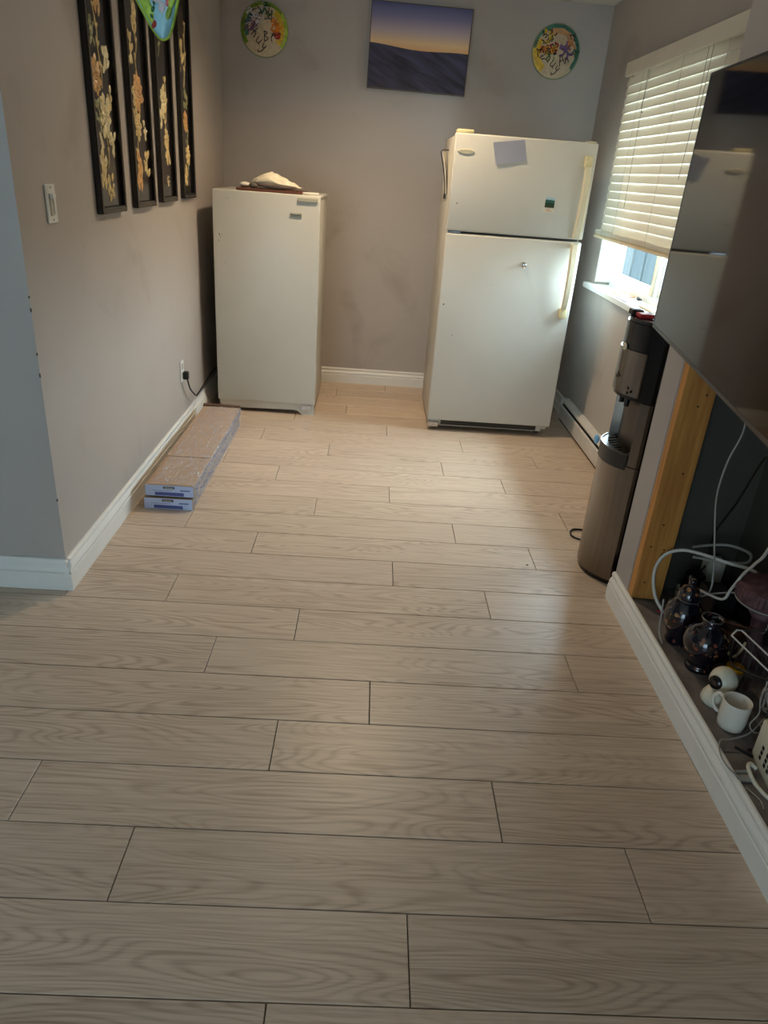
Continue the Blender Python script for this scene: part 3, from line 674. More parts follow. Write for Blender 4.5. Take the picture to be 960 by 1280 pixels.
o = tag(obj('white_remote', B(-.52, -.40, GY+.10, GY+.145, 1.3365, 1.350, bevel=.004, seg=2), 'paper_white', smooth=SM), 'small white flat gadget on the freezer\'s front right corner', 'gadget')
o.location.x = .045

# ------------------------------------------------------------------ outlet and plug
ol = thing('wall_outlet', 'white wall outlet low on the left wall by the freezer', 'outlet', (XL, 4.085, .38))
op_ = obj('plate', B(XL+.0003, XL+.006, 4.05, 4.12, .318, .438, bevel=.002), 'white_trim', ol)
for z in (.405, .352): obj('socket', B(XL+.006, XL+.009, 4.068, 4.102, z-.016, z+.016, bevel=.002), 'cream_shade', ol)
bm = bmesh.new(); tube(bm, [(XL+.03, 4.085, .335), (XL+.035, 4.13, .26), (XL+.04, 4.24, .19), (XL+.03, 4.33, .175), (XL+.035, 4.45, .19), (XL+.05, 4.7, .23), (XL+.085, 4.9, .25), (XL+.11, 5.0, .27)], .0045, 8)
pc = obj('power_cord', bm, 'cable_black', fz, smooth='all', label='black power cord')
obj('plug', B(XL+.0095, XL+.04, 4.07, 4.10, .33, .375, bevel=.004), 'cable_black', pc)
bm = bmesh.new(); tube(bm, [(XL+.004, 4.06, .316), (XL+.006, 4.09, .26), (XL+.006, 4.16, .2), (XL+.012, 4.25, .14)], .0012, 5)
tag(obj('thin_wire', bm, 'cable_grey'), 'thin grey wire trailing down the wall below the outlet', 'wire')

# ------------------------------------------------------------------ dimmer switch
sw = thing('dimmer_switch', 'white slide dimmer switch on the left wall near its corner', 'switch', (XL, 2.555, 1.32))
pl_ = obj('plate', B(XL+.0003, XL+.007, 2.520, 2.592, 1.262, 1.380, bevel=.002), 'white_trim', sw)
obj('slide_track', B(XL+.007, XL+.011, 2.538, 2.556, 1.285, 1.352, bevel=.001), 'cream_shade', sw)
obj('slider_knob', B(XL+.011, XL+.022, 2.534, 2.560, 1.338, 1.352, bevel=.002), 'white_trim', sw)
obj('rocker', B(XL+.007, XL+.012, 2.562, 2.577, 1.288, 1.350, bevel=.002), 'white_trim', sw)
for z in (1.272, 1.370):
    bm = bmesh.new(); blob(bm, (XL+.0072, 2.556, z), .001, .003, .003, 3); obj('screw', bm, 'gasket', sw)

# ------------------------------------------------------------------ four lacquer panels with shell inlay
def panel(y0, y1, z0, seed, label, motifs):
    z1 = 2.30; X0 = XL+.0005; T = .024; t = thing('lacquer_panel', label, 'wall panel', (XL, (y0+y1)/2, z0), group='four lacquer panels')
    fw = .022; xf = X0+T
    for a, b, c, d in ((y0, y0+fw, z0, z1), (y1-fw, y1, z0, z1)): obj('frame_stile', B(X0, xf, a, b, c, d, bevel=.002), 'lacquer_black', t)
    obj('frame_rail', B(X0, xf, y0+fw, y1-fw, z0, z0+fw*1.1, bevel=.002), 'lacquer_black', t); obj('frame_rail', B(X0, xf, y0+fw, y1-fw, z1-fw, z1, bevel=.002), 'lacquer_black', t)
    bm = bmesh.new()
    e = .0006
    for a, b, c, d in ((y0+.003, y0+fw-.008, z0+.003, z1-.003), (y1-fw+.008, y1-.003, z0+.003, z1-.003), (y0+fw-.008, y1-fw+.008, z0+.004, z0+fw*.75)): box(bm, xf-.0005, xf+.0015, a, b, c, d)
    obj('carved_border', bm, 'carved_trim', t, label='bronze carved border strip')
    xb = X0+.010
    obj('back_panel', B(X0, xb, y0+fw-.001, y1-fw+.001, z0+fw, z1-fw), 'lacquer_panel', t)
    r = random.Random(seed); W = y1-y0-2*fw; yc = (y0+y1)/2
    def petal(bm, cy, cz, ang, L_, w_, dx=.004):
        M3 = Matrix.Rotation(ang, 3, 'X'); P0 = Vector((xb+.0004, cy, cz)); w_ = w_*1.5
        def V(x, y, z): return bm.verts.new(P0+M3 @ Vector((x, y, z)))
        t0, t1 = V(0, 0, 0), V(0, 0, L_); lft = [V(0, -w_*.8, L_*.3), V(0, -w_, L_*.6), V(0, -w_*.5, L_*.88)]; rgt_ = [V(0, w_*.8, L_*.3), V(0, w_, L_*.6), V(0, w_*.5, L_*.88)]; mid = [V(dx, 0, L_*.3), V(dx*1.2, 0, L_*.6), V(dx*.6, 0, L_*.88)]
        for q_ in (lft, rgt_):
            bm.faces.new((t0, q_[0], mid[0])); bm.faces.new((q_[0], q_[1], mid[1], mid[0])); bm.faces.new((q_[1], q_[2], mid[2], mid[1])); bm.faces.new((q_[2], t1, mid[2]))
    for kind, fy_, z, size, m in motifs:
        cy = yc+fy_*W*.5; bm = bmesh.new()
        if kind == 'blossom':
            for ring, (n_, rr, ll) in enumerate(((11, .5, .75), (8, .22, .6), (5, .05, .35))):
                for i in range(n_):
                    a = 2*PI*i/n_+r.uniform(-.25, .25); rad = size*rr*r.uniform(.7, 1.1)
                    petal(bm, min(max(cy+rad*math.sin(a)*.6, y0+fw+.01), y1-fw-.01), z+rad*math.cos(a), -a+r.uniform(-.5, .5), size*ll*r.uniform(.7, 1.1), size*.17, .0045+.002*ring)
        elif kind == 'leaf_cluster':
            for i in range(9):
                a = r.uniform(0, 2*PI); petal(bm, cy+r.uniform(-.5, .5)*size, z+r.uniform(-.8, .8)*size, r.uniform(-.9, .9)+(PI if r.random() < .4 else 0), size*r.uniform(.6, 1.1), size*r.uniform(.12, .22))
        elif kind == 'stem':
            pts = []; zz = z; yy = cy
            for i in range(5): pts.append((xb+.001, min(max(yy, y0+fw+.008), y1-fw-.008), zz)); zz += size/4; yy += r.uniform(-.3, .3)*W*.45
            tube(bm, pts, .0026, 5, n=4)
            for p in pts[1:]:
                for s in (-1, 1): petal(bm, p[1]+s*.006, p[2], s*r.uniform(.3, 1.0), r.uniform(.02, .045), .005)
        elif kind == 'bird':
            petal(bm, cy, z, -.25, size, size*.22, .007); petal(bm, cy+.01, z+size*.75, .5, size*.5, size*.14, .006); petal(bm, cy-.012, z-size*.3, .15, size*.7, size*.12, .004); petal(bm, cy+.012, z-size*.35, -.3, size*.6, size*.1, .004)
        bmesh.ops.recalc_face_normals(bm, faces=bm.faces[:]); obj(kind, bm, m, t)
    return t
panel(2.972, 3.262, 1.268, 1, 'black lacquer panel with golden blossoms, leftmost of the four and nearest', [
    ('leaf_cluster', .1, 1.36, .045, 'shell_gold'), ('bird', -.5, 1.38, .085, 'shell_gold'), ('leaf_cluster', -.35, 1.47, .05, 'shell_pale'), ('stem', 0, 1.43, .22, 'shell_gold'), ('leaf_cluster', .55, 1.52, .04, 'shell_pale'),
    ('blossom', .1, 1.61, .070, 'shell_pale'), ('leaf_cluster', -.4, 1.60, .04, 'shell_green'), ('leaf_cluster', .6, 1.66, .04, 'shell_gold'), ('blossom', -.45, 1.735, .058, 'shell_amber'), ('leaf_cluster', .45, 1.79, .05, 'shell_pale'), ('stem', .0, 1.70, .25, 'shell_gold'),
    ('bird', .15, 1.96, .09, 'shell_amber'), ('leaf_cluster', -.5, 1.87, .04, 'shell_green'), ('stem', .2, 1.93, .25, 'shell_gold'), ('blossom', -.1, 2.13, .05, 'shell_gold')])
panel(3.414, 3.702, 1.272, 2, 'black lacquer panel second from the left with a tall amber bird and blossoms', [
    ('bird', -.35, 1.37, .11, 'shell_amber'), ('leaf_cluster', .5, 1.43, .05, 'shell_gold'), ('stem', -.3, 1.42, .28, 'shell_gold'), ('blossom', -.2, 1.60, .055, 'shell_gold'), ('leaf_cluster', .6, 1.58, .03, 'shell_pale'), ('blossom', .1, 1.72, .07, 'shell_amber'),
    ('leaf_cluster', -.5, 1.70, .04, 'shell_gold'), ('stem', .1, 1.78, .25, 'shell_gold'), ('leaf_cluster', -.45, 1.88, .05, 'shell_gold'), ('bird', .1, 1.97, .09, 'shell_gold'), ('stem', .1, 2.02, .2, 'shell_pale')])
panel(3.824, 4.102, 1.280, 3, 'black lacquer panel third from the left, behind the hanging painted ornament', [
    ('leaf_cluster', .15, 1.375, .018, 'shell_pale'), ('leaf_cluster', .4, 1.50, .055, 'shell_gold'), ('blossom', .2, 1.56, .045, 'shell_gold'), ('leaf_cluster', -.35, 1.66, .05, 'shell_pale'), ('blossom', .05, 1.73, .055, 'shell_pale'), ('stem', .2, 1.45, .35, 'shell_gold'), ('stem', -.4, 1.90, .16, 'shell_green')])
panel(4.255, 4.517, 1.285, 4, 'black lacquer panel with slim blossoms, farthest of the four and nearest the corner', [
    ('leaf_cluster', -.3, 1.40, .05, 'shell_gold'), ('blossom', .25, 1.50, .05, 'shell_gold'), ('stem', -.1, 1.36, .25, 'shell_green'), ('blossom', 0, 1.66, .05, 'shell_amber'), ('leaf_cluster', .3, 1.76, .05, 'shell_green'), ('leaf_cluster', -.3, 1.96, .06, 'shell_gold'), ('stem', 0, 1.82, .28, 'shell_gold')])

# ------------------------------------------------------------------ hanging ornament
on = thing('hanging_ornament', 'bright painted pointed ornament hanging from ceiling in front of the lacquer panels', 'ornament', (-.50, 2.0, ZC))
def leaf_ring(s, y, off=0):
    pts = []
    for i in range(48):
        t = 2*PI*i/48; a = math.sin(t/2)  # tip at t=0 (bottom)
        w_ = .155*math.sin(min(PI, (1-abs(1-t/PI))*PI*.78))**.9; z = .21*(1-math.cos(t))*1.0
        pts.append(((-1 if t > PI else 1)*w_*s, z))
    return pts
def leaf_w(z):  # half width at height z over the tip
    z = max(z, 0); return .030*math.sqrt(min(1, z/.012))*min(1, z/.012+.3) + .155*math.sin(min(PI*.95, z/.42*PI*.8))*.95 if z < .40 else .05
TILT = Matrix.Translation((-.523, 2.0, 1.735)) @ Matrix.Rotation(-.13, 4, 'Y') @ Matrix.Rotation(-.12, 4, 'Z')
prof = []
zz_ = [0, .003, .008, .018, .035, .06, .09, .13, .17, .21, .26, .31, .35, .38, .40]
hw_ = [.002, .009, .014, .021, .030, .041, .055, .075, .094, .11, .12, .118, .10, .07, .025]
def hwi(z):
    for i in range(len(zz_)-1):
        if zz_[i] <= z <= zz_[i+1]: return hw_[i]+(hw_[i+1]-hw_[i])*(z-zz_[i])/(zz_[i+1]-zz_[i])
    return .03
bm = bmesh.new(); R_ = []
for z, h in zip(zz_, hw_):
    R_.append([bm.verts.new((h*math.cos(a), -.012*math.sin(a) - .03*(h/.14)*0, z)) for a in [2*PI*i/20 for i in range(20)]])
fs = []
for a, b in zip(R_, R_[1:]):
    for i in range(20): fs.append(bm.faces.new((a[i], a[(i+1) % 20], b[(i+1) % 20], b[i])))
fs.append(bm.faces.new(R_[0])); fs.append(bm.faces.new(R_[-1])); bmesh.ops.recalc_face_normals(bm, faces=fs)
bmesh.ops.transform(bm, verts=bm.verts, matrix=TILT); obj('body', bm, mat('paint_sky', (150, 205, 220), .25, var=.12, vscale=26), on, smooth='all')
bm = bmesh.new(); pts = [(-hwi(z), 0, z) for z in zz_[::-1]] + [(hwi(z), 0, z) for z in zz_[1:]]
tube(bm, pts, .004, 6, n=2); bmesh.ops.transform(bm, verts=bm.verts, matrix=TILT); obj('rim', bm, 'paint_lime', on, smooth='all', label='lime green rim')
def dab(m, lst):
    for x, z, a, b, ang in lst:
        bm = bmesh.new(); blob(bm, (x*.85, -.0105, z), a*.85, .0035, b, 3, Matrix.Rotation(ang, 3, 'Y'))
        bmesh.ops.transform(bm, verts=bm.verts, matrix=TILT); obj('paint_dab', bm, m, on, smooth='all')
dab('paint_lime', [(-.030, .066, .014, .030, -.3), (-.046, .105, .02, .03, -.3), (.04, .07, .010, .016, .5), (-.028, .050, .008, .022, -.35), (-.04, .08, .010, .03, -.3), (.028, .048, .007, .014, .5), (-.062, .13, .016, .04, -.3)])
dab('paint_deep_green', [(-.022, .045, .006, .007, 0), (-.014, .058, .005, .008, .6), (-.030, .062, .005, .006, 0), (-.008, .070, .004, .006, 0), (.07, .17, .01, .02, 0)])
dab('paint_red', [(-.016, .030, .006, .007, .3), (-.022, .026, .004, .005, 0), (.044, .088, .008, .008, .3)])
dab('paint_pink', [(.036, .074, .012, .010, .5), (.052, .085, .010, .012, .2), (.03, .065, .006, .006, 0), (.0, .20, .03, .02, 0)])
dab('paint_navy', [(-.005, .083, .026, .008, .3), (.010, .092, .018, .007, -.2), (-.02, .12, .02, .012, .2)])
dab('paint_white', [(-.002, .074, .020, .005, .35), (.012, .060, .010, .012, .5), (.0, .10, .03, .006, .2), (.02, .14, .03, .02, .2)])
bm = bmesh.new(); top = TILT @ Vector((0, 0, .4)); tube(bm, [top, (top.x, top.y, ZC-.0005)], .0012, 5, False); obj('cord', bm, 'cable_white', on)

# ------------------------------------------------------------------ canvas picture and painted hats on the back wall
cx_ = thing('canvas_picture', 'dusk dunes canvas picture with orange horizon hanging on the back wall', 'picture', (.206, YB-.02, 1.98), 0)
RT = (Matrix.Rotation(.012, 3, 'Y'), (.21, YB-.02, 2.2))
obj('canvas', B(-.112, .523, YB-.034, YB-.004, 1.985, 2.452, bevel=.001, rot=RT), 'sunset_print', cx_)
bm = bmesh.new()
for b_ in ((-.116, -.112, 1.981, 2.456), (.523, .527, 1.981, 2.456)): box(bm, b_[0], b_[1], YB-.036, YB-.001, b_[2], b_[3], rot=RT)
for b_ in ((1.979, 1.985), (2.452, 2.456)): box(bm, -.116, .527, YB-.036, YB-.001, b_[0], b_[1], rot=RT)
obj('edge_strip', bm, 'gasket', cx_)

LET = {'T': [[(0, 1), (.7, 1.05)], [(.35, 1.05), (.25, 0)]], 'h': [[(.1, 1), (0, 0)], [(.02, .4), (.2, .55), (.32, .4), (.35, 0)]],
       'u': [[(0, .55), (.02, .1), (.2, 0), (.35, .15), (.38, .55), (.38, .1), (.5, 0)]], 'y': [[(0, .55), (.08, .2), (.3, .2), (.35, .55), (.3, -.2), (.1, -.5), (-.05, -.35)]],
       'i': [[(.1, .5), (.1, .05), (.2, 0)], [(.1, .75), (.12, .78)]], 'e': [[(.0, .28), (.3, .35), (.18, .55), (0, .3), (.12, 0), (.35, .1)]],
       'A': [[(0, 0), (.35, 1.05), (.6, 0)], [(.12, .4), (.5, .42)]], 'B': [[(.1, 1), (0, 0)], [(.05, 1), (.45, .85), (.1, .55), (.5, .3), (0, 0)]],
       'n': [[(0, .5), (0, 0)], [(0, .3), (.2, .55), (.32, .4), (.34, 0)]], "'": [[(0, .8), (.15, 1.0)]], 'g': [[(.3, .5), (.05, .45), (.05, .1), (.3, .15), (.3, .5), (.28, -.3), (.02, -.4)]]}
def hat(cx, cz, R, label, rim_cols, patches, words):
    H = .055
    T = thing('painted_hat', label, 'painted hat', (cx, YB, cz), group='painted round hats on the back wall')
    def fy_(r): return YB-.004-.006-H*(1-r/R)
    bm = bmesh.new(); lathe(bm, [(R, .002), (R, .006), (R*.66, .006+H*.34), (R*.33, .006+H*.67), (.002, .006+H)], (0, 0, 0), 48)
    bmesh.ops.transform(bm, verts=bm.verts, matrix=Matrix.Translation((cx, YB-.002, cz)) @ Matrix.Rotation(PI/2, 4, 'X')); obj('crown', bm, 'hat_leaf', T, smooth=SM)
    bm = bmesh.new(); tube(bm, [(cx+R*math.cos(a), YB-.007, cz+R*math.sin(a)) for a in [2*PI*i/40 for i in range(41)]], .004, 6, False); obj('rim', bm, 'hat_edge', T)
    def strip(a0, a1, r0, r1, n=14, wob=0, seed=0):
        bm = bmesh.new(); rr = random.Random(seed); P_ = []
        for i in range(n+1):
            a = math.radians(a0+(a1-a0)*i/n); w0 = r0+rr.uniform(-wob, wob); w1 = r1+rr.uniform(-wob, wob)*.5
            row = []
            for j in range(4):
                r = (w0+(w1-w0)*j/3)*R; row.append(bm.verts.new((cx+r*math.cos(a), fy_(r)-.0012, cz+r*math.sin(a))))
            P_.append(row)
        for a, b in zip(P_, P_[1:]):
            for j in range(3): bm.faces.new((a[j], a[j+1], b[j+1], b[j]))
        return bm
    for s, (a0, a1, r0, r1, m) in enumerate(rim_cols): obj('rim_paint', strip(a0, a1, r0, r1, 16, .03, s), m, T)
    for s, p in enumerate(patches):
        bm = bmesh.new(); x, z, n_, spread, ln, thick, ang, m = p; rr = random.Random(s+3)
        for i in range(n_):
            px, pz = x+rr.uniform(-1, 1)*spread, z+rr.uniform(-1, 1)*spread; a = ang+rr.uniform(-.7, .7); pts = []
            for j in range(4):
                qx = px+math.cos(a)*ln*j/3; qz = pz+math.sin(a)*ln*j/3; a += rr.uniform(-.3, .6); r = math.hypot(qx, qz)
                if r > .97: qx, qz = qx*.97/r, qz*.97/r; r = .97
                pts.append((cx+qx*R, fy_(r*R)-.002, cz+qz*R))
            tube(bm, pts, thick*1.5, 5, n=3)
        obj('brush_strokes', bm, m, T)
    bm = bmesh.new()
    for word, r_mid, a_mid, size, rot in words:
        x = 0; adv = .72*size
        a0 = math.radians(a_mid); L_ = len(word)*adv
        for ch in word:
            if ch != ' ':
                for st in LET[ch]:
                    pts = []
                    for (u, v) in st:
                        lx = x+u*size-L_/2; lz = v*size; ca, sa = math.cos(rot), math.sin(rot)
                        qx = r_mid*math.cos(a0)+lx*ca-lz*sa; qz = r_mid*math.sin(a0)+lx*sa+lz*ca; r = min(math.hypot(qx, qz), .98)
                        pts.append((cx+qx*R, fy_(r*R)-.0025, cz+qz*R))
                    tube(bm, pts, .0026, 5, n=3)
            x += adv if ch != 'i' else adv*.6
    obj('lettering', bm, 'paint_ink', T, label='black hand-brushed lettering')
hat(-.788, 2.256, .150, 'round painted hat with green and yellow rim, left of the canvas picture',
    [(40, 160, .86, .99, 'paint_green'), (160, 215, .84, .99, 'paint_green'), (-40, 40, .88, .99, 'paint_lime'), (-40, 55, .66, .87, 'paint_yellow'), (135, 200, .66, .84, 'paint_teal'), (-25, 25, .5, .68, 'paint_orange')],
    [(-.2, .5, 22, .32, .28, .0020, 2.6, 'paint_white'), (-.25, .45, 14, .30, .25, .0016, 2.8, 'paint_ink'), (-.5, .05, 12, .22, .25, .0018, 1.4, 'paint_purple'), (-.55, .05, 7, .2, .2, .0016, 1.2, 'paint_red'), (.35, .45, 6, .16, .2, .0018, 2.2, 'paint_ink'), (.45, .1, 10, .18, .22, .0030, .3, 'paint_orange'), (.5, -.18, 6, .12, .14, .0030, .2, 'paint_red'), (.42, -.2, 5, .1, .14, .002, .2, 'paint_ink'), (0, .75, 8, .25, .25, .003, .1, 'paint_deep_green')],
    [('Thuy', .56, 232, .40, -.80), ('Bi', .52, 305, .36, .10)])
hat(1.088, 2.268, .152, 'round painted hat with teal rim and orange flowers, right of the canvas picture',
    [(-40, 130, .84, .99, 'paint_teal'), (130, 175, .88, .99, 'paint_teal'), (150, 235, .70, .97, 'paint_yellow'), (30, 120, .62, .84, 'paint_peach'), (165, 190, .35, .72, 'paint_orange')],
    [(-.45, .42, 14, .22, .18, .0022, .6, 'paint_ink'), (-.45, .45, 8, .2, .16, .0030, .4, 'paint_yellow'), (-.25, .06, 12, .2, .12, .0024, -1.2, 'paint_ink'), (-.3, -.05, 8, .2, .14, .0035, .2, 'paint_yellow'), (-.6, -.15, 10, .2, .15, .0020, .8, 'paint_ink'), (-.25, -.3, 7, .16, .14, .0022, 1.0, 'paint_green'), (-.3, .14, 6, .2, .2, .0035, 0, 'paint_red'), (.2, .2, 8, .14, .3, .0040, -.7, 'paint_purple'), (.42, .0, 4, .08, .3, .0040, -1.4, 'paint_purple'), (.5, .3, 5, .12, .3, .0030, -1.3, 'paint_orange'), (.55, .55, 5, .16, .2, .0020, -.5, 'paint_ink'), (.8, .1, 6, .08, .2, .0028, -1.5, 'paint_deep_green')],
    [('Thuy', .56, 247, .38, -.62), ('An', .62, 318, .38, .45)])

# ------------------------------------------------------------------ flooring cartons
def carton(z0, x_shift, y_shift, label, top_open, top):
    x0, x1, y0, y1, h = -.998+x_shift, -.775+x_shift, 3.035+y_shift, 4.275+y_shift, .058
    t = thing('flooring_carton', label, 'carton', ((x0+x1)/2, (y0+y1)/2, z0), group='cartons of flooring planks')
    bm = bmesh.new(); box(bm, x0, x1, y0, y1, z0+.001, z0+h*.93, bevel=.0015); obj('carton_body', bm, 'cardboard', t)
    obj('end_label', B(x0+.001, x1-.001, y0-.0018, y0-.0002, z0+.002, z0+h*.95), 'carton_label', t, label='light blue end label')
    bm = bmesh.new(); box(bm, x0+.084, x0+.136, y0-.0030, y0-.0019, z0+h*.68, z0+h*.87); o = obj('logo_plate', bm, 'carton_black', t, label='small black name plate')
    bm = bmesh.new()
    for i in range(8): box(bm, x0+.089+i*.0053, x0+.0925+i*.0053, y0-.0038, y0-.0031, z0+h*.74, z0+h*.80)
    obj('logo_print', bm, 'paper_white', o)
    obj('text_block', B(x0+.045, x0+.178, y0-.0030, y0-.0019, z0+h*.10, z0+h*.38), 'carton_print', t, label='purple-blue text block')
    bm = bmesh.new()
    for i in range(16): box(bm, x0+.035+i*.0056, x0+.0385+i*.0056, y0-.0026, y0-.0019, z0+h*.50, z0+h*.54)
    for i in range(8): box(bm, x0+.162+i*.0056, x0+.166+i*.0056, y0-.0028, y0-.0019, z0+h*.52, z0+h*.64)
    obj('small_print', bm, 'carton_print', t)
    r = random.Random(int(z0*100)+4)
    bm = bmesh.new()
    for i in range(46):
        y = y0+.04+i*.026; zz = z0+r.uniform(.008, h-.02); box(bm, x1+.0003, x1+.0012, y, y+r.uniform(.008, .022), zz, zz+r.uniform(.003, .012))
    obj('side_print', bm, 'carton_print', t)
    obj('side_label', B(x1-.0005, x1+.0002, y0+.01, y1-.01, z0+.003, z0+h*.88), 'paper_grey', t)
    if top:
        ys = [(y0, 3.405), (3.409, y1-.03)]
        for i, (a, b) in enumerate(ys): obj('lid_flap', B(x0+.012 if i == 0 else x0+.004, x1-.001, a+.001, b, z0+h*.93, z0+h*(1.0 if i == 0 else 1.03), bevel=.001), 'cardboard', t)
        obj('end_fold', B(x0, x1, y1-.028, y1-.0, z0+h*.93, z0+h*1.2), 'cardboard_dark', t, label='dark folded end flap')
        bm = bmesh.new(); n = 26; P_ = []
        for i in range(n+1):
            y = y0+.002+(y1-y0-.01)*i/n; row = []
            for u, v in ((x0+.03, z0+h*1.08), ((x0+x1)/2, z0+h*1.09), (x1-.01, z0+h*1.07), (x1+.006, z0+h*.9), (x1+.009, z0+h*.2), (x1+.008, z0-.045)):
                j = noise.noise(Vector((u*40, y*22, v*40)))*.004; row.append(bm.verts.new((u+(j if u > x1-.005 else 0), y, v+abs(j)*(.6 if u < x1 else 0))))
            P_.append(row)
        for a, b in zip(P_, P_[1:]):
            for j in range(5): bm.faces.new((a[j], a[j+1], b[j+1], b[j]))
        obj('plastic_wrap', bm, 'plastic_wrap', t, smooth='all', label='clear crinkled plastic wrap')
    return t
carton(0.0, -.002, .0, 'long blue-labelled flooring carton on the floor, under the other one', False, False)
carton(.0605, .003, .012, 'long blue-labelled flooring carton wrapped in plastic, on top of the other', True, True)

# ------------------------------------------------------------------ baseboard heater
hx = XR-.055; HY0, HY1 = 2.98, 4.845
ht_ = thing('baseboard_heater', 'long white baseboard heater on the wall under the window', 'heater', (XR-.03, 3.9, 0))
bm = bmesh.new(); prism(bm, [(XR-.0005, .022), (XR-.0005, .156), (XR-.012, .156), (XR-.012, .022)], HY0, HY1, 'y'); obj('back_plate', bm, 'heater_enamel', ht_)
bm = bmesh.new(); prism(bm, [(hx, .022), (hx, .104), (hx+.006, .108), (hx+.006, .112), (hx-.0, .110), (hx-.004, .104), (hx-.004, .020), (hx+.012, .012), (hx+.014, .016)], HY0, HY1, 'y'); obj('front_panel', bm, 'heater_enamel', ht_)
bm = bmesh.new(); prism(bm, [(XR-.0121, .156), (XR-.0121, .151), (hx+.012, .134), (hx+.010, .128), (hx+.006, .130), (hx+.006, .138)], HY0, HY1, 'y'); obj('top_cover', bm, 'heater_enamel', ht_)
bm = bmesh.new(); box(bm, hx+.012, XR-.0125, HY0, HY1, .03, .118); obj('heating_fins', bm, 'dark_gap', ht_)
for y0_, y1_ in ((HY0-.004, HY0), (HY1, HY1+.004)): obj('end_cap', B(hx-.004, XR-.0005, y0_, y1_, .012, .157), 'heater_enamel', ht_)
obj('toe_strip', B(hx+.004, XR-.0125, HY0, HY1, .0, .0115), 'cardboard_dark', ht_)

# ------------------------------------------------------------------ water dispenser (front faces -X)
wc = thing('water_dispenser', 'tall slim stainless and black water dispenser under the window beside the bump-out', 'water dispenser', (1.15, 2.72, 0))
def dsec(x0=.965, hw=.158, xside=1.052, xb=1.06, inset=0, yc=2.722):
    pts = []
    n = 14
    for i in range(n+1):
        a = -1+2*i/n; y = yc+a*(hw-inset); x = x0+inset+(xside-x0)*(abs(a)**2.3)
        pts.append((x, y))
    return pts
def dprism(z0, z1, back, **k):
    p = dsec(**k); p = p+[(back, p[-1][1]), (back, p[0][1])]
    bm = bmesh.new(); prism(bm, p, z0, z1, 'z'); return bm
obj('foot_base', dprism(0, .022, 1.34, inset=.006), 'black_plastic', wc, smooth=.5)
obj('lower_door', dprism(.0225, .520, 1.066), 'steel', wc, smooth=.5)
obj('upper_seam', dprism(.5205, .5235, 1.064, inset=.003), 'dark_gap', wc)
obj('side_housing', B(1.0665, 1.34, 2.566, 2.878, .022, 1.048, bevel=.006), 'black_plastic', wc, smooth=SM)
obj('rear_frame', B(1.335, 1.375, 2.60, 2.84, .05, .95, bevel=.003), 'black_matte', wc)
# drip tray with apron
p = [q for q in dsec() if q[1] > 2.60 and q[1] < 2.845]; 
def arcband(z0, z1, ya, yb, out=.004, thick=.010, top=None):
    n = 10; bm = bmesh.new(); yc, hw = 2.722, .158
    o_ = []; i_ = []
    for k_ in range(n+1):
        y = ya+(yb-ya)*k_/n; a = (y-yc)/hw; x = .965+.087*abs(a)**2.3
        o_.append((x-out, y)); i_.append((x-out+thick, y))
    prism(bm, o_+i_[::-1], z0, z1, 'z'); return bm
obj('tray_apron', arcband(.505, .566, 2.590, 2.852, .004, .03), 'black_grille', wc, smooth=.5)
bm = bmesh.new()
pp = dsec(inset=.004); pp = [q for q in pp if 2.585 < q[1] < 2.86]; prism(bm, pp+[(1.05, pp[-1][1]), (1.05, pp[0][1])], .524, .556, 'z'); tray = obj('drip_tray', bm, 'dark_gap', wc)
for i in range(9):
    y = 2.608+i*.028; a = (y-2.722)/.158; x0_ = .968+.087*abs(a)**2.3
    obj('tray_slat', B(x0_+.006, 1.048, y, y+.012, .5575, .5655, rot=(Matrix.Rotation(.35, 3, 'Z'), (1.01, y, .56))), 'steel_dark', tray)
obj('tray_rim', arcband(.566, .571, 2.590, 2.852, .004, .006), 'steel_dark', wc)
obj('side_column', dprism(.524, .775, 1.066, hw=.158).copy() if False else (lambda bm: (prism(bm, [(x, y) for x, y in dsec() if y < 2.606]+[(1.066, 2.604), (1.066, 2.564)], .524, .775, 'z'), bm)[1])(bmesh.new()), 'steel', wc, smooth=.5)
bm = bmesh.new(); prism(bm, [(1.066, 2.880), (1.066, 2.840)]+[(x, y) for x, y in dsec() if y > 2.838], .524, .775, 'z'); obj('side_column', bm, 'steel', wc, smooth=.5)
bm = bmesh.new(); prism(bm, [(1.060, 2.604)]+[(1.060-.02*math.sin(PI*i/8)*0-.028*abs(math.sin(PI*i/8)), 2.604+.238*i/8) for i in range(1, 8)]+[(1.060, 2.842), (1.066, 2.842), (1.066, 2.604)], .556, .775, 'z'); obj('alcove_back', bm, 'steel_dark', wc, smooth=.5)
obj('upper_head', dprism(.7755, 1.052, 1.066, inset=.004), 'black_plastic', wc, smooth=.5)
obj('top_lid', dprism(1.0525, 1.066, 1.15, inset=.010), 'black_plastic', wc, smooth=.5)
obj('control_plate', arcband(.790, .955, 2.600, 2.850, .002, .005), 'steel', wc, smooth=.5)
bm = bmesh.new(); blob(bm, (.9655, 2.715, .958), .005, .022, .014, 3); obj('round_badge', bm, 'badge_silver', wc, smooth='all')
for y, z in ((2.640, .800), (2.640, .818), (2.625, .809), (2.72, .855), (2.705, .85), (2.73, .842)):
    a = (y-2.722)/.158; x = .965+.087*abs(a)**2.3; bm = bmesh.new(); box(bm, x-.0038, x-.0021, y-.005, y+.005, z-.005, z+.005); obj('button', bm, 'black_plastic', wc)
for y in (2.69, 2.75):
    bm = bmesh.new(); lathe(bm, [(.010, -.04), (.012, 0)], (1.01, y, .775), 14); obj('spout', bm, 'black_plastic', wc)
bm = bmesh.new(); blob(bm, (.962, 2.805, .555), .010, .020, .020, 3); obj('tray_tab', bm, 'light_blue_plastic', wc, smooth='all', label='light blue tab at the tray edge')
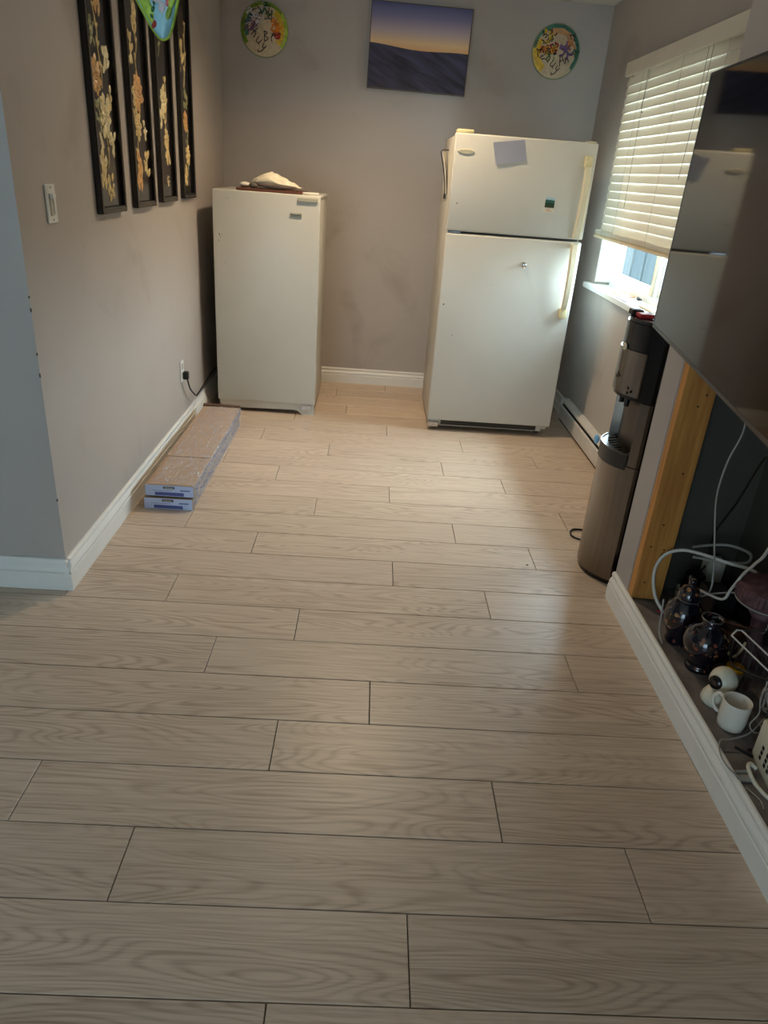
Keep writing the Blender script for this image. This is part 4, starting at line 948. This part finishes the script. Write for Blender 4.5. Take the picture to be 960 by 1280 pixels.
# things on its top
bm = B(1.00, 1.012, 2.70, 2.76, 1.0665, 1.10, bevel=.002, rot=(Matrix.Rotation(.25, 3, 'Y'), (1.006, 2.73, 1.0665)))
bm = B(.995, 1.05, 2.70, 2.755, 1.0668, 1.082, bevel=.003); tag(obj('red_tag', bm, 'red_plastic'), 'small red plastic piece on top of the water dispenser', 'plastic piece')
bm = B(.985, 1.03, 2.765, 2.81, 1.0668, 1.086, bevel=.003); tag(obj('black_puck', bm, 'black_matte'), 'small black puck on the dispenser top behind the red piece', 'puck')
bm = bmesh.new(); tube(bm, [(1.05, 2.735, 1.076), (1.10, 2.74, 1.077), (1.14, 2.745, 1.0795)], .0022, 6); tube(bm, [(1.06, 2.70, 1.071), (1.11, 2.64, 1.068), (1.22, 2.62, 1.052)], .003, 6)
tag(obj('loose_wires', bm, 'cable_black'), 'thin dark wires lying on top of the water dispenser', 'wire')
bm = bmesh.new(); tube(bm, [(1.062, 2.96, .005), (1.025, 2.975, .005), (1.005, 3.01, .005), (1.02, 3.06, .005), (1.06, 3.075, .005), (1.2, 3.05, .005)], .0045, 8)
tag(obj('cord_loop', bm, 'cable_black', smooth='all'), 'black cord loop on the floor behind the water dispenser', 'cord')

# ------------------------------------------------------------------ recess ledge, stud
ZL = .105
lg = struct('trim_3', B(XB+.004, XR+.02, RY0, 2.384, 0.0, ZL, bevel=.002), 'ledge_board')
for i, (a, b) in enumerate(((.26, .86), (.864, 1.5), (1.504, 2.02), (2.024, 2.288))): obj('ledge_plank', B(XB+.006, XR+.018, a, b, ZL, ZL+.003, bevel=.001), 'ledge_board', lg)
ZL += .0035
st = thing('wall_stud', 'bare pine stud with nail holes standing in the open recess', 'stud', (1.09, 2.31, ZL))
obj('stud_body', B(XB+.002, 1.1500, 2.292, 2.332, ZL, 1.199, bevel=.002), 'pine', st)
bm = bmesh.new()
for x, z in ((1.10, .86), (1.11, .62), (1.09, .42), (1.065, .33), (1.115, .32), (1.12, .90), (1.075, .18)):
    blob(bm, (x, 2.2915, z), .0035, .001, .0035, 3)
obj('nail_hole', bm, 'dark_gap', st)
bm = B(XB-.001, XB+.0015, 2.3335, YBUMP-.001, .119, 1.3); o = struct('trim_4', bm, 'drywall_face')

# ------------------------------------------------------------------ television (local frame: x along the screen towards the camera side)
psi = math.atan(.14)
tv = thing('television', 'large black flat television tilted out from the right wall, mirroring the fridge', 'television', (.90, 2.322, 1.103), 0)
tv.rotation_euler = (0, 0, 0)
dv = Vector((-math.sin(psi), -math.cos(psi), -.024)).normalized(); nv = Vector((-math.cos(psi), math.sin(psi), 0)).normalized(); uvv = dv.cross(nv)*1
if uvv.z < 0: uvv = -uvv
mw = Matrix((( dv.x, nv.x, uvv.x, .90), (dv.y, nv.y, uvv.y, 2.322), (dv.z, nv.z, uvv.z, 1.103), (0, 0, 0, 1)))
tv.matrix_world = mw
def fixf(bm):  # dv,nv,uvv may be left-handed: flip faces if so
    if mw.to_3x3().determinant() < 0: bmesh.ops.reverse_faces(bm, faces=bm.faces)
    return bm
TWD, THT = 1.232, .696
if mw.to_3x3().determinant() < 0:
    nv2 = -nv; mw = Matrix((( dv.x, nv2.x, uvv.x, .90), (dv.y, nv2.y, uvv.y, 2.322), (dv.z, nv2.z, uvv.z, 1.103), (0, 0, 0, 1))); tv.matrix_world = mw; S_ = -1
else: S_ = 1
def TB(x0, x1, d0, d1, z0, z1, **k):   # d = distance towards the viewer side
    a, b = sorted((d0*S_, d1*S_)); return B(x0, x1, a, b, z0, z1, **k)
obj('screen', TB(.006, TWD-.006, -.004, -.0008, .010, THT-.006), 'tv_screen', tv, local=True)
bm = bmesh.new()
for a in ((0, TWD, -.010, 0, 0, .010), (0, TWD, -.010, 0, THT-.006, THT), (0, .006, -.010, 0, .010, THT-.006), (TWD-.006, TWD, -.010, 0, .010, THT-.006)):
    x0, x1, d0, d1, z0, z1 = a; q = sorted((d0*S_, d1*S_)); box(bm, x0, x1, q[0], q[1], z0, z1)
obj('bezel', bm, 'tv_bezel', tv, local=True)
obj('back_shell', TB(.002, TWD-.002, -.03, -.0105, .002, THT-.002, bevel=.004), 'black_matte', tv, local=True)
obj('rear_housing', TB(.25, TWD-.25, -.062, -.0305, .06, .42, bevel=.01), 'black_matte', tv, local=True)
mt = thing('wall_mount', 'black steel swing arm holding the television on the bump-out wall', 'bracket', (XB, 1.75, 1.45))
bm = bmesh.new(); box(bm, XB-.012, XB-.0005, 1.5, 1.9, 1.32, 1.62); obj('wall_plate', bm, 'black_matte', mt)
bm = bmesh.new(); tube(bm, [(XB-.01, 1.72, 1.45), (.905, 1.74, 1.45)], .016, 8, False); obj('arm', bm, 'black_matte', mt)

# ------------------------------------------------------------------ clutter in the recess
def cable(name, pts, r, m, label, cat='cable', n=8):
    bm = bmesh.new(); tube(bm, pts, r, 8, n=n); return tag(obj(name, bm, m, smooth='all'), label, cat)
# vases
def vase(name, c, prof, label, lid=False, rim=True):
    t = thing(name, label, 'vase', (c[0], c[1], ZL))
    bm = bmesh.new(); lathe(bm, prof, (c[0], c[1], ZL), 40); obj('vase_body', bm, 'vase_glaze', t, smooth='all')
    r, z = prof[-1] if not lid else lid
    if rim:
        bm = bmesh.new(); tube(bm, [(c[0]+r*math.cos(a), c[1]+r*math.sin(a), ZL+z) for a in [2*PI*i/28 for i in range(29)]], .0022, 6, False); obj('rim_line', bm, 'wire_grey', t, smooth='all', label='thin silver rim')
    return t
v2 = vase('round_vase', (1.128, 1.882), [(.040, 0), (.044, .006), (.040, .016), (.034, .022), (.050, .045), (.066, .080), (.070, .105), (.064, .132), (.046, .153), (.030, .163), (.027, .176), (.034, .190), (.031, .190), (.024, .176), (.024, .165)],
          'round black vase with gold flower painting and open silver-edged mouth', lid=(.033, .191))
v1 = vase('lidded_vase', (1.112, 2.03), [(.038, 0), (.040, .010), (.034, .020), (.046, .045), (.060, .080), (.063, .110), (.056, .140), (.040, .160), (.034, .170)],
          'black lidded vase with gold painting, beside the pine stud', lid=(.036, .171))
bm = bmesh.new(); lathe(bm, [(.037, .1715), (.037, .180), (.034, .196), (.024, .212), (.010, .220), (.008, .226), (.013, .234), (.010, .243), (.001, .246)], (1.112, 2.03, ZL), 32); obj('lid', bm, 'vase_glaze', v1, smooth='all')
# indoor camera
ic = thing('indoor_camera', 'round-headed white indoor camera with dark lens on the ledge', 'camera', (1.112, 1.715, ZL))
bm = bmesh.new(); lathe(bm, [(.040, 0), (.044, .008), (.042, .025), (.034, .040), (.030, .046)], (1.112, 1.715, ZL), 32); obj('base', bm, 'plastic_cream', ic, smooth='all')
bm = bmesh.new(); blob(bm, (1.117, 1.715, ZL+.078), .040, .040, .042, 3)
bm2 = bmesh.new(); bmesh.ops.create_uvsphere(bm2, u_segments=32, v_segments=20, radius=.040); bmesh.ops.transform(bm2, verts=bm2.verts, matrix=Matrix.Translation((1.117, 1.715, ZL+.080)) @ Matrix.Diagonal((1, 1, 1.1, 1))); bm.free()
obj('head', bm2, 'plastic_cream', ic, smooth='all')
def face_disc(bm, c, n_, r, off, th):
    n_ = Vector(n_).normalized(); q_ = n_.to_track_quat('Z', 'Y').to_matrix().to_4x4(); bb = bmesh.new(); lathe(bb, [(r, 0), (r*.96, th), (.001, th*1.3)], (0, 0, 0), 24)
    bmesh.ops.transform(bb, verts=bb.verts, matrix=Matrix.Translation(Vector(c)+n_*off) @ q_); me = bpy.data.meshes.new('t'); bb.to_mesh(me); bm.from_mesh(me); bb.free(); return bm
obj('lens_face', face_disc(bmesh.new(), (1.117, 1.715, ZL+.080), (-.85, -.45, .12), .021, .0352, .0058), 'black_plastic', ic, smooth='all')
obj('lens', face_disc(bmesh.new(), (1.117, 1.715, ZL+.080), (-.85, -.45, .12), .008, .0432, .0012), 'steel_dark', ic)
# mug
mg_ = thing('mug', 'plain white ceramic mug in front of the indoor camera', 'mug', (1.112, 1.612, ZL))
bm = bmesh.new(); lathe(bm, [(.034, 0), (.037, .003), (.0385, .02), (.040, .088), (.0395, .091), (.0375, .090), (.036, .02), (.033, .008), (.001, .007)], (1.112, 1.612, ZL), 40); obj('cup', bm, 'ceramic_white', mg_, smooth='all')
bm = bmesh.new(); d_ = Vector((-.55, .83, 0)).normalized(); c_ = Vector((1.112, 1.612, ZL)); tube(bm, [c_+d_*.036+Vector((0, 0, .075)), c_+d_*.055+Vector((0, 0, .078)), c_+d_*.068+Vector((0, 0, .060)), c_+d_*.066+Vector((0, 0, .038)), c_+d_*.052+Vector((0, 0, .022)), c_+d_*.036+Vector((0, 0, .022))], .0055, 10); obj('handle', bm, 'ceramic_white', mg_, smooth='all')
# vented white box (basket) at the right edge
wb = thing('slotted_box', 'white plastic box with rows of square slots at the right edge', 'box', (1.20, 1.45, ZL))
RB = (Matrix.Rotation(-.12, 3, 'Z'), (1.12, 1.50, ZL))
bm = bmesh.new(); box(bm, 1.118, 1.30, 1.28, 1.50, ZL+.004, ZL+.13, bevel=.010, seg=2, rot=RB); obj('shell', bm, 'plastic_cream', wb, smooth=SM)
for j in range(2):
    for i in range(3):
        for fx_ in (0, 1):
            y = 1.475-j*.030; z = ZL+.030+i*.016
            if fx_ == 0: obj('slot', B(1.1165, 1.1179, y-.022-.010, y-.022, z, z+.011, rot=RB), 'dark_gap', wb)
for j in range(5):
    for i in range(3):
        y = 1.40-j*.03; z = ZL+.030+i*.016; obj('slot', B(1.1165, 1.1179, y-.008, y+.002, z, z+.011, rot=RB), 'dark_gap', wb)
bm = bmesh.new(); box(bm, 1.122, 1.296, 1.284, 1.496, ZL, ZL+.004, rot=RB); obj('base', bm, 'cream_shade', wb)
# adapters in the far corner
pb = thing('power_block', 'grey-white power block under black adapters beside the stud', 'power strip', (1.25, 2.26, ZL))
obj('housing', B(1.215, 1.30, 2.20, 2.33, ZL, ZL+.055, bevel=.006, seg=2), 'cream_shade', pb, smooth=SM)
tag(obj('black_adapter', B(1.212, 1.290, 2.21, 2.30, ZL+.0555, ZL+.095, bevel=.006, seg=2), 'black_plastic', smooth=SM), 'black adapter brick stacked on the grey-white power block', 'adapter')
tag(obj('round_adapter', lathe(bmesh.new(), [(.034, 0), (.036, .004), (.036, .034), (.030, .040)], (1.245, 2.27, ZL+.0955), 24), 'black_plastic', smooth=SM), 'round black puck topmost of the adapter pile beside the stud', 'adapter')
tag(obj('white_adapter', B(1.30, 1.365, 2.30, 2.355, ZL, ZL+.17, bevel=.006, seg=2), 'cream_shade', smooth=SM), 'upright grey-white charger behind the black adapters', 'charger')
# red scrap
bm = bmesh.new()
for i in range(5): blob(bm, (1.135+rnd.uniform(-.02, .02), 2.20+rnd.uniform(-.02, .03), ZL+.004), .012, .009, .004, 3, Matrix.Rotation(rnd.uniform(0, 3), 3, 'Z'))
tag(obj('red_scrap', bm, 'paint_red', smooth='all'), 'small crumpled red scrap on the ledge before the pine stud', 'scrap')
# brown jar
bj = thing('brown_jar', 'dark brown pot with cream markings behind the round vase', 'pot', (1.24, 1.92, ZL))
bm = bmesh.new(); lathe(bm, [(.035, 0), (.045, .02), (.056, .06), (.058, .09), (.050, .115), (.042, .122), (.038, .120), (.045, .09)], (1.235, 1.95, ZL), 32); obj('pot', bm, 'bowl_brown', bj, smooth='all')
bm = bmesh.new(); tube(bm, [(1.20, 1.895, ZL+.10), (1.215, 1.890, ZL+.06), (1.235, 1.888, ZL+.045), (1.255, 1.89, ZL+.07), (1.262, 1.893, ZL+.1)], .004, 6); obj('marking', bm, 'shell_pale', bj)
for i in range(3):
    bm = bmesh.new(); tube(bm, [(1.20+i*.012, 1.97-i*.01, ZL+.128+i*.003), (1.29+i*.01, 1.93-i*.012, ZL+.130+i*.003)], .003, 6, False); tag(obj('wooden_stick', bm, 'board_wood'), ['thin brown stick lying across the pot, nearest the stud', 'thin brown stick lying across the pot, middle one', 'thin brown stick lying across the pot, nearest the wire rack'][i], 'stick', 'sticks across the brown pot')
# gold glass
gg = thing('gold_tumbler', 'small glass tumbler with a bright gold band behind the indoor camera', 'tumbler', (1.19, 1.78, ZL))
bm = bmesh.new(); lathe(bm, [(.022, 0), (.025, .05), (.026, .066)], (1.19, 1.79, ZL), 24); obj('glass', bm, 'cable_grey', gg, smooth=SM)
bm = bmesh.new(); lathe(bm, [(.0265, .066), (.0268, .070), (.0268, .080), (.024, .081)], (1.19, 1.79, ZL), 24); obj('gold_band', bm, 'gold_glow', gg, smooth='all')
# wire rack
wr = thing('wire_rack', 'white and grey folded wire dish rack among the cables', 'wire rack', (1.27, 1.70, ZL))
a0, a1 = Vector((1.17, 1.83, ZL+.165)), Vector((1.235, 1.60, ZL+.145)); off = Vector((.035, .012, .012))
bm = bmesh.new()
tube(bm, [a0, a1], .0028, 6, False); tube(bm, [a0+off, a1+off], .0028, 6, False); tube(bm, [a0, a0+off*.5+Vector((0, .004, .008)), a0+off], .0028, 6, False); tube(bm, [a1, a1+off], .0028, 6, False)
obj('top_rail', bm, 'wire_white', wr)
for i in range(9):
    t_ = .06+i*.11; p = a0.lerp(a1, t_); bm = bmesh.new(); tube(bm, [p, Vector((p.x+.004, p.y, ZL+.012))], .0014, 5, False); obj('wire', bm, 'wire_grey', wr)
    bm = bmesh.new(); tube(bm, [p+off, Vector((p.x+off.x+.09, p.y, ZL+.012))], .0014, 5, False); obj('wire', bm, 'wire_grey', wr)
bm = bmesh.new(); tube(bm, [(1.17, 1.83, ZL+.012), (1.38, 1.83, ZL+.012), (1.38, 1.56, ZL+.012), (1.20, 1.56, ZL+.012), (1.17, 1.83, ZL+.012)], .0028, 6, False)
tube(bm, [a0+off, a0+off+Vector((.17, .02, .0))], .0025, 6, False); tube(bm, [a0+off+Vector((.05, 0, 0)), a0+off+Vector((.05, -.01, -.15))], .0018, 6, False); tube(bm, [a1+off, a1+off+Vector((.14, .0, .0))], .0025, 6, False)
obj('base_frame', bm, 'wire_grey', wr)
bm = bmesh.new(); prism(bm, [(1.305, ZL+.10), (1.345, ZL+.11), (1.34, ZL+.155), (1.33, ZL+.175)], 1.78, 1.81, 'y'); tag(obj('red_packet', bm, 'red_plastic'), 'dark red packet standing in the wire rack', 'packet')
# bag of white cable in the rack
bm = bmesh.new()
r3 = random.Random(11)
for j in range(5):
    c0 = Vector((1.255+r3.uniform(-.01, .02), 1.68+r3.uniform(-.03, .03), ZL+.07)); pts = []
    for i in range(9):
        a = 2*PI*i/8; pts.append(c0+Vector((.020*math.cos(a)+r3.uniform(-.006, .006), .035*math.sin(a), .045*math.sin(a+j*.5)+r3.uniform(-.01, .01))))
    tube(bm, pts, .0035, 6, n=5)
tag(obj('coiled_cable', bm, 'cable_white', smooth='all'), 'tangled coil of white cable hanging at the wire rack', 'cable')
# ribbed round basket at the right edge
rb = thing('ribbed_basket', 'dark pinkish ribbed round basket raised at the right edge below the television', 'basket', (1.31, 1.92, ZL))
bm = bmesh.new(); lathe(bm, [(.045, 0), (.035, .02), (.022, .12), (.028, .17), (.06, .215)], (1.31, 1.93, ZL), 28); obj('pedestal', bm, 'weave_pink', rb, smooth='all')
bm = bmesh.new(); lathe(bm, [(.060, .215), (.092, .235), (.098, .262), (.092, .285), (.05, .300), (.001, .304)], (1.31, 1.93, ZL), 40); obj('drum', bm, 'weave_pink', rb, smooth=SM)
for i in range(40):
    a = 2*PI*i/40; bm = bmesh.new(); tube(bm, [(1.31+.093*math.cos(a), 1.93+.093*math.sin(a), ZL+.236), (1.31+.099*math.cos(a), 1.93+.099*math.sin(a), ZL+.262), (1.31+.093*math.cos(a), 1.93+.093*math.sin(a), ZL+.286)], .0018, 4, False); obj('rib', bm, 'weave_pink', rb)
bm = bmesh.new(); tube(bm, [(1.31+.094*math.cos(a), 1.93+.094*math.sin(a), ZL+.235) for a in [2*PI*i/36 for i in range(37)]], .0025, 6, False); obj('lower_ring', bm, 'cable_grey', rb)
# dark box behind
tag(obj('dark_box', B(1.225, 1.305, 2.07, 2.19, ZL, ZL+.15, bevel=.004), 'black_matte'), 'small black box standing between the lidded vase and the power block', 'box')
tag(obj('ribbed_tub', lathe(bmesh.new(), [(.05, 0), (.058, .10), (.062, .112), (.055, .112), (.05, .02)], (1.375, 2.10, ZL+.0), 30), 'steel_dark', smooth=SM), 'dark brownish tub behind the ribbed basket', 'tub')
# cables
cable('tv_cable', [(1.16, 2.145, 1.30), (1.17, 2.15, .98), (1.195, 2.148, .838), (1.18, 2.16, .72), (1.175, 2.155, .60), (1.19, 2.13, .48), (1.20, 2.09, .37), (1.20, 2.07, .29), (1.19, 2.10, .245), (1.16, 2.12, .225)], .003, 'cable_grey', 'thin white cable hanging straight down below the television')
cable('thick_white_cable', [(1.125, 2.19, ZL+.006), (1.10, 2.24, .16), (1.09, 2.27, .24), (1.11, 2.27, .31), (1.16, 2.25, .345), (1.22, 2.21, .352), (1.29, 2.16, .35), (1.36, 2.12, .345), (1.40, 2.05, .31)], .0062, 'cable_white', 'thick white cable arching over the adapters')
cable('looped_cable', [(1.22, 2.30, .335), (1.27, 2.29, .35), (1.33, 2.26, .37), (1.375, 2.20, .372), (1.36, 2.18, .345), (1.29, 2.21, .33), (1.21, 2.26, .315)], .0052, 'cable_grey', 'grey cable bent back on itself at the recess back wall')
cable('white_s_cable', [(1.02, 1.50, .99), (1.15, 1.76, .62), (1.20, 1.88, .50), (1.225, 1.96, .42), (1.22, 1.99, .345), (1.205, 2.00, .30), (1.165, 2.10, .275), (1.14, 2.115, .235), (1.125, 2.122, .18), (1.125, 2.13, .14), (1.13, 2.15, ZL+.005)], .0045, 'cable_white', 'white cable snaking down to the lidded vase')
cable('usb_cable', [(1.21, 2.24, .25), (1.20, 2.20, .21), (1.185, 2.13, .22), (1.20, 2.05, .29), (1.26, 2.0, .33), (1.285, 1.955, .365)], .003, 'cable_grey', 'thin grey cable ending in a white connector')
tag(obj('usb_connector', B(1.283, 1.303, 1.944, 1.960, .360, .386, bevel=.002), 'cable_white'), 'small white connector end beside the ribbed basket', 'connector')
cable('black_cable', [(1.05, 1.62, 1.0), (1.13, 1.84, .86), (1.20, 2.004, .79), (1.25, 2.16, .58), (1.30, 2.32, .40), (1.32, 2.36, .31), (1.305, 2.33, .25), (1.26, 2.28, .245)], .004, 'cable_black', 'black cable slanting down to the adapters')
cable('black_arc_cable', [(1.215, 1.845, ZL+.13), (1.17, 1.80, ZL+.11), (1.155, 1.75, ZL+.11), (1.18, 1.69, ZL+.125), (1.22, 1.64, ZL+.14), (1.30, 1.60, ZL+.15)], .0035, 'cable_black', 'black cable curving over the indoor camera')
cable('adapter_cord', [(1.20, 2.24, ZL+.075), (1.175, 2.25, ZL+.07), (1.160, 2.24, ZL+.04), (1.175, 2.23, ZL+.006), (1.21, 2.18, ZL+.005)], .003, 'cable_black', 'short black cord at the adapter pile')
cable('mug_cable', [(1.21, 1.62, ZL+.16), (1.165, 1.60, ZL+.125), (1.148, 1.562, ZL+.09), (1.125, 1.550, ZL+.06), (1.14, 1.54, ZL+.04), (1.19, 1.56, ZL+.03)], .002, 'cable_grey', 'thin cable looping down in front of the mug')
cable('edge_cable', [(1.19, 1.59, ZL+.05), (1.14, 1.56, ZL+.02), (1.09, 1.55, ZL+.004), (1.045, 1.53, ZL+.014), (1.020, 1.475, ZL+.016), (1.022, 1.42, ZL+.016), (1.05, 1.395, ZL+.008), (1.08, 1.39, ZL+.006)], .0022, 'cable_grey', 'thin grey cable hanging over the white baseboard')
cable('white_power_cable', [(1.10, 1.43, ZL+.012), (1.085, 1.44, ZL+.02), (1.072, 1.42, ZL+.018), (1.075, 1.37, ZL+.008), (1.10, 1.31, ZL+.006), (1.16, 1.23, ZL+.006)], .0055, 'plastic_cream', 'cream power cable curling past the slotted box')
cable('hanging_wire', [(1.30, 1.87, .75), (1.29, 1.86, .55), (1.285, 1.85, .3), (1.28, 1.86, ZL+.16)], .0012, 'cable_grey', 'very thin wire hanging before the ribbed basket')
# small clips on the ledge
bm = bmesh.new(); tube(bm, [(1.035, 1.415, ZL+.013), (1.075, 1.425, ZL+.008)], .004, 6, False); box(bm, 1.03, 1.08, 1.39, 1.412, ZL+.0005, ZL+.010, bevel=.002)
tag(obj('clear_clip', bm, 'cable_grey'), 'small grey clip lying on the ledge edge by the cables', 'clip')
bm = bmesh.new(); tube(bm, [(1.085, 1.52, ZL+.004), (1.11, 1.495, ZL+.004), (1.125, 1.485, ZL+.004)], .004, 6); tube(bm, [(1.11, 1.495, ZL+.005), (1.118, 1.51, ZL+.005), (1.13, 1.508, ZL+.004)], .003, 6)
tag(obj('black_clip', bm, 'black_matte'), 'small black clip lying on the ledge before the mug', 'clip')
bm = bmesh.new(); tube(bm, [(1.046, 1.37, ZL+.004), (1.062, 1.33, ZL+.004), (1.058, 1.30, ZL+.004)], .0018, 6); tag(obj('metal_pin', bm, 'chrome'), 'shiny bent metal pin on the ledge edge', 'pin')
cable('stud_cable', [(1.048, 2.065, ZL+.14), (1.052, 2.06, ZL+.09), (1.050, 2.04, ZL+.03), (1.052, 2.00, ZL+.004)], .003, 'cable_grey', 'grey cable end hanging left of the lidded vase')
# crumbs on the floor
bm = bmesh.new(); blob(bm, (.738, 2.697, .002), .006, .004, .002, 3); tag(obj('wood_chip', bm, 'cardboard_dark'), 'tiny dark chip on the floor left of the water dispenser', 'chip')
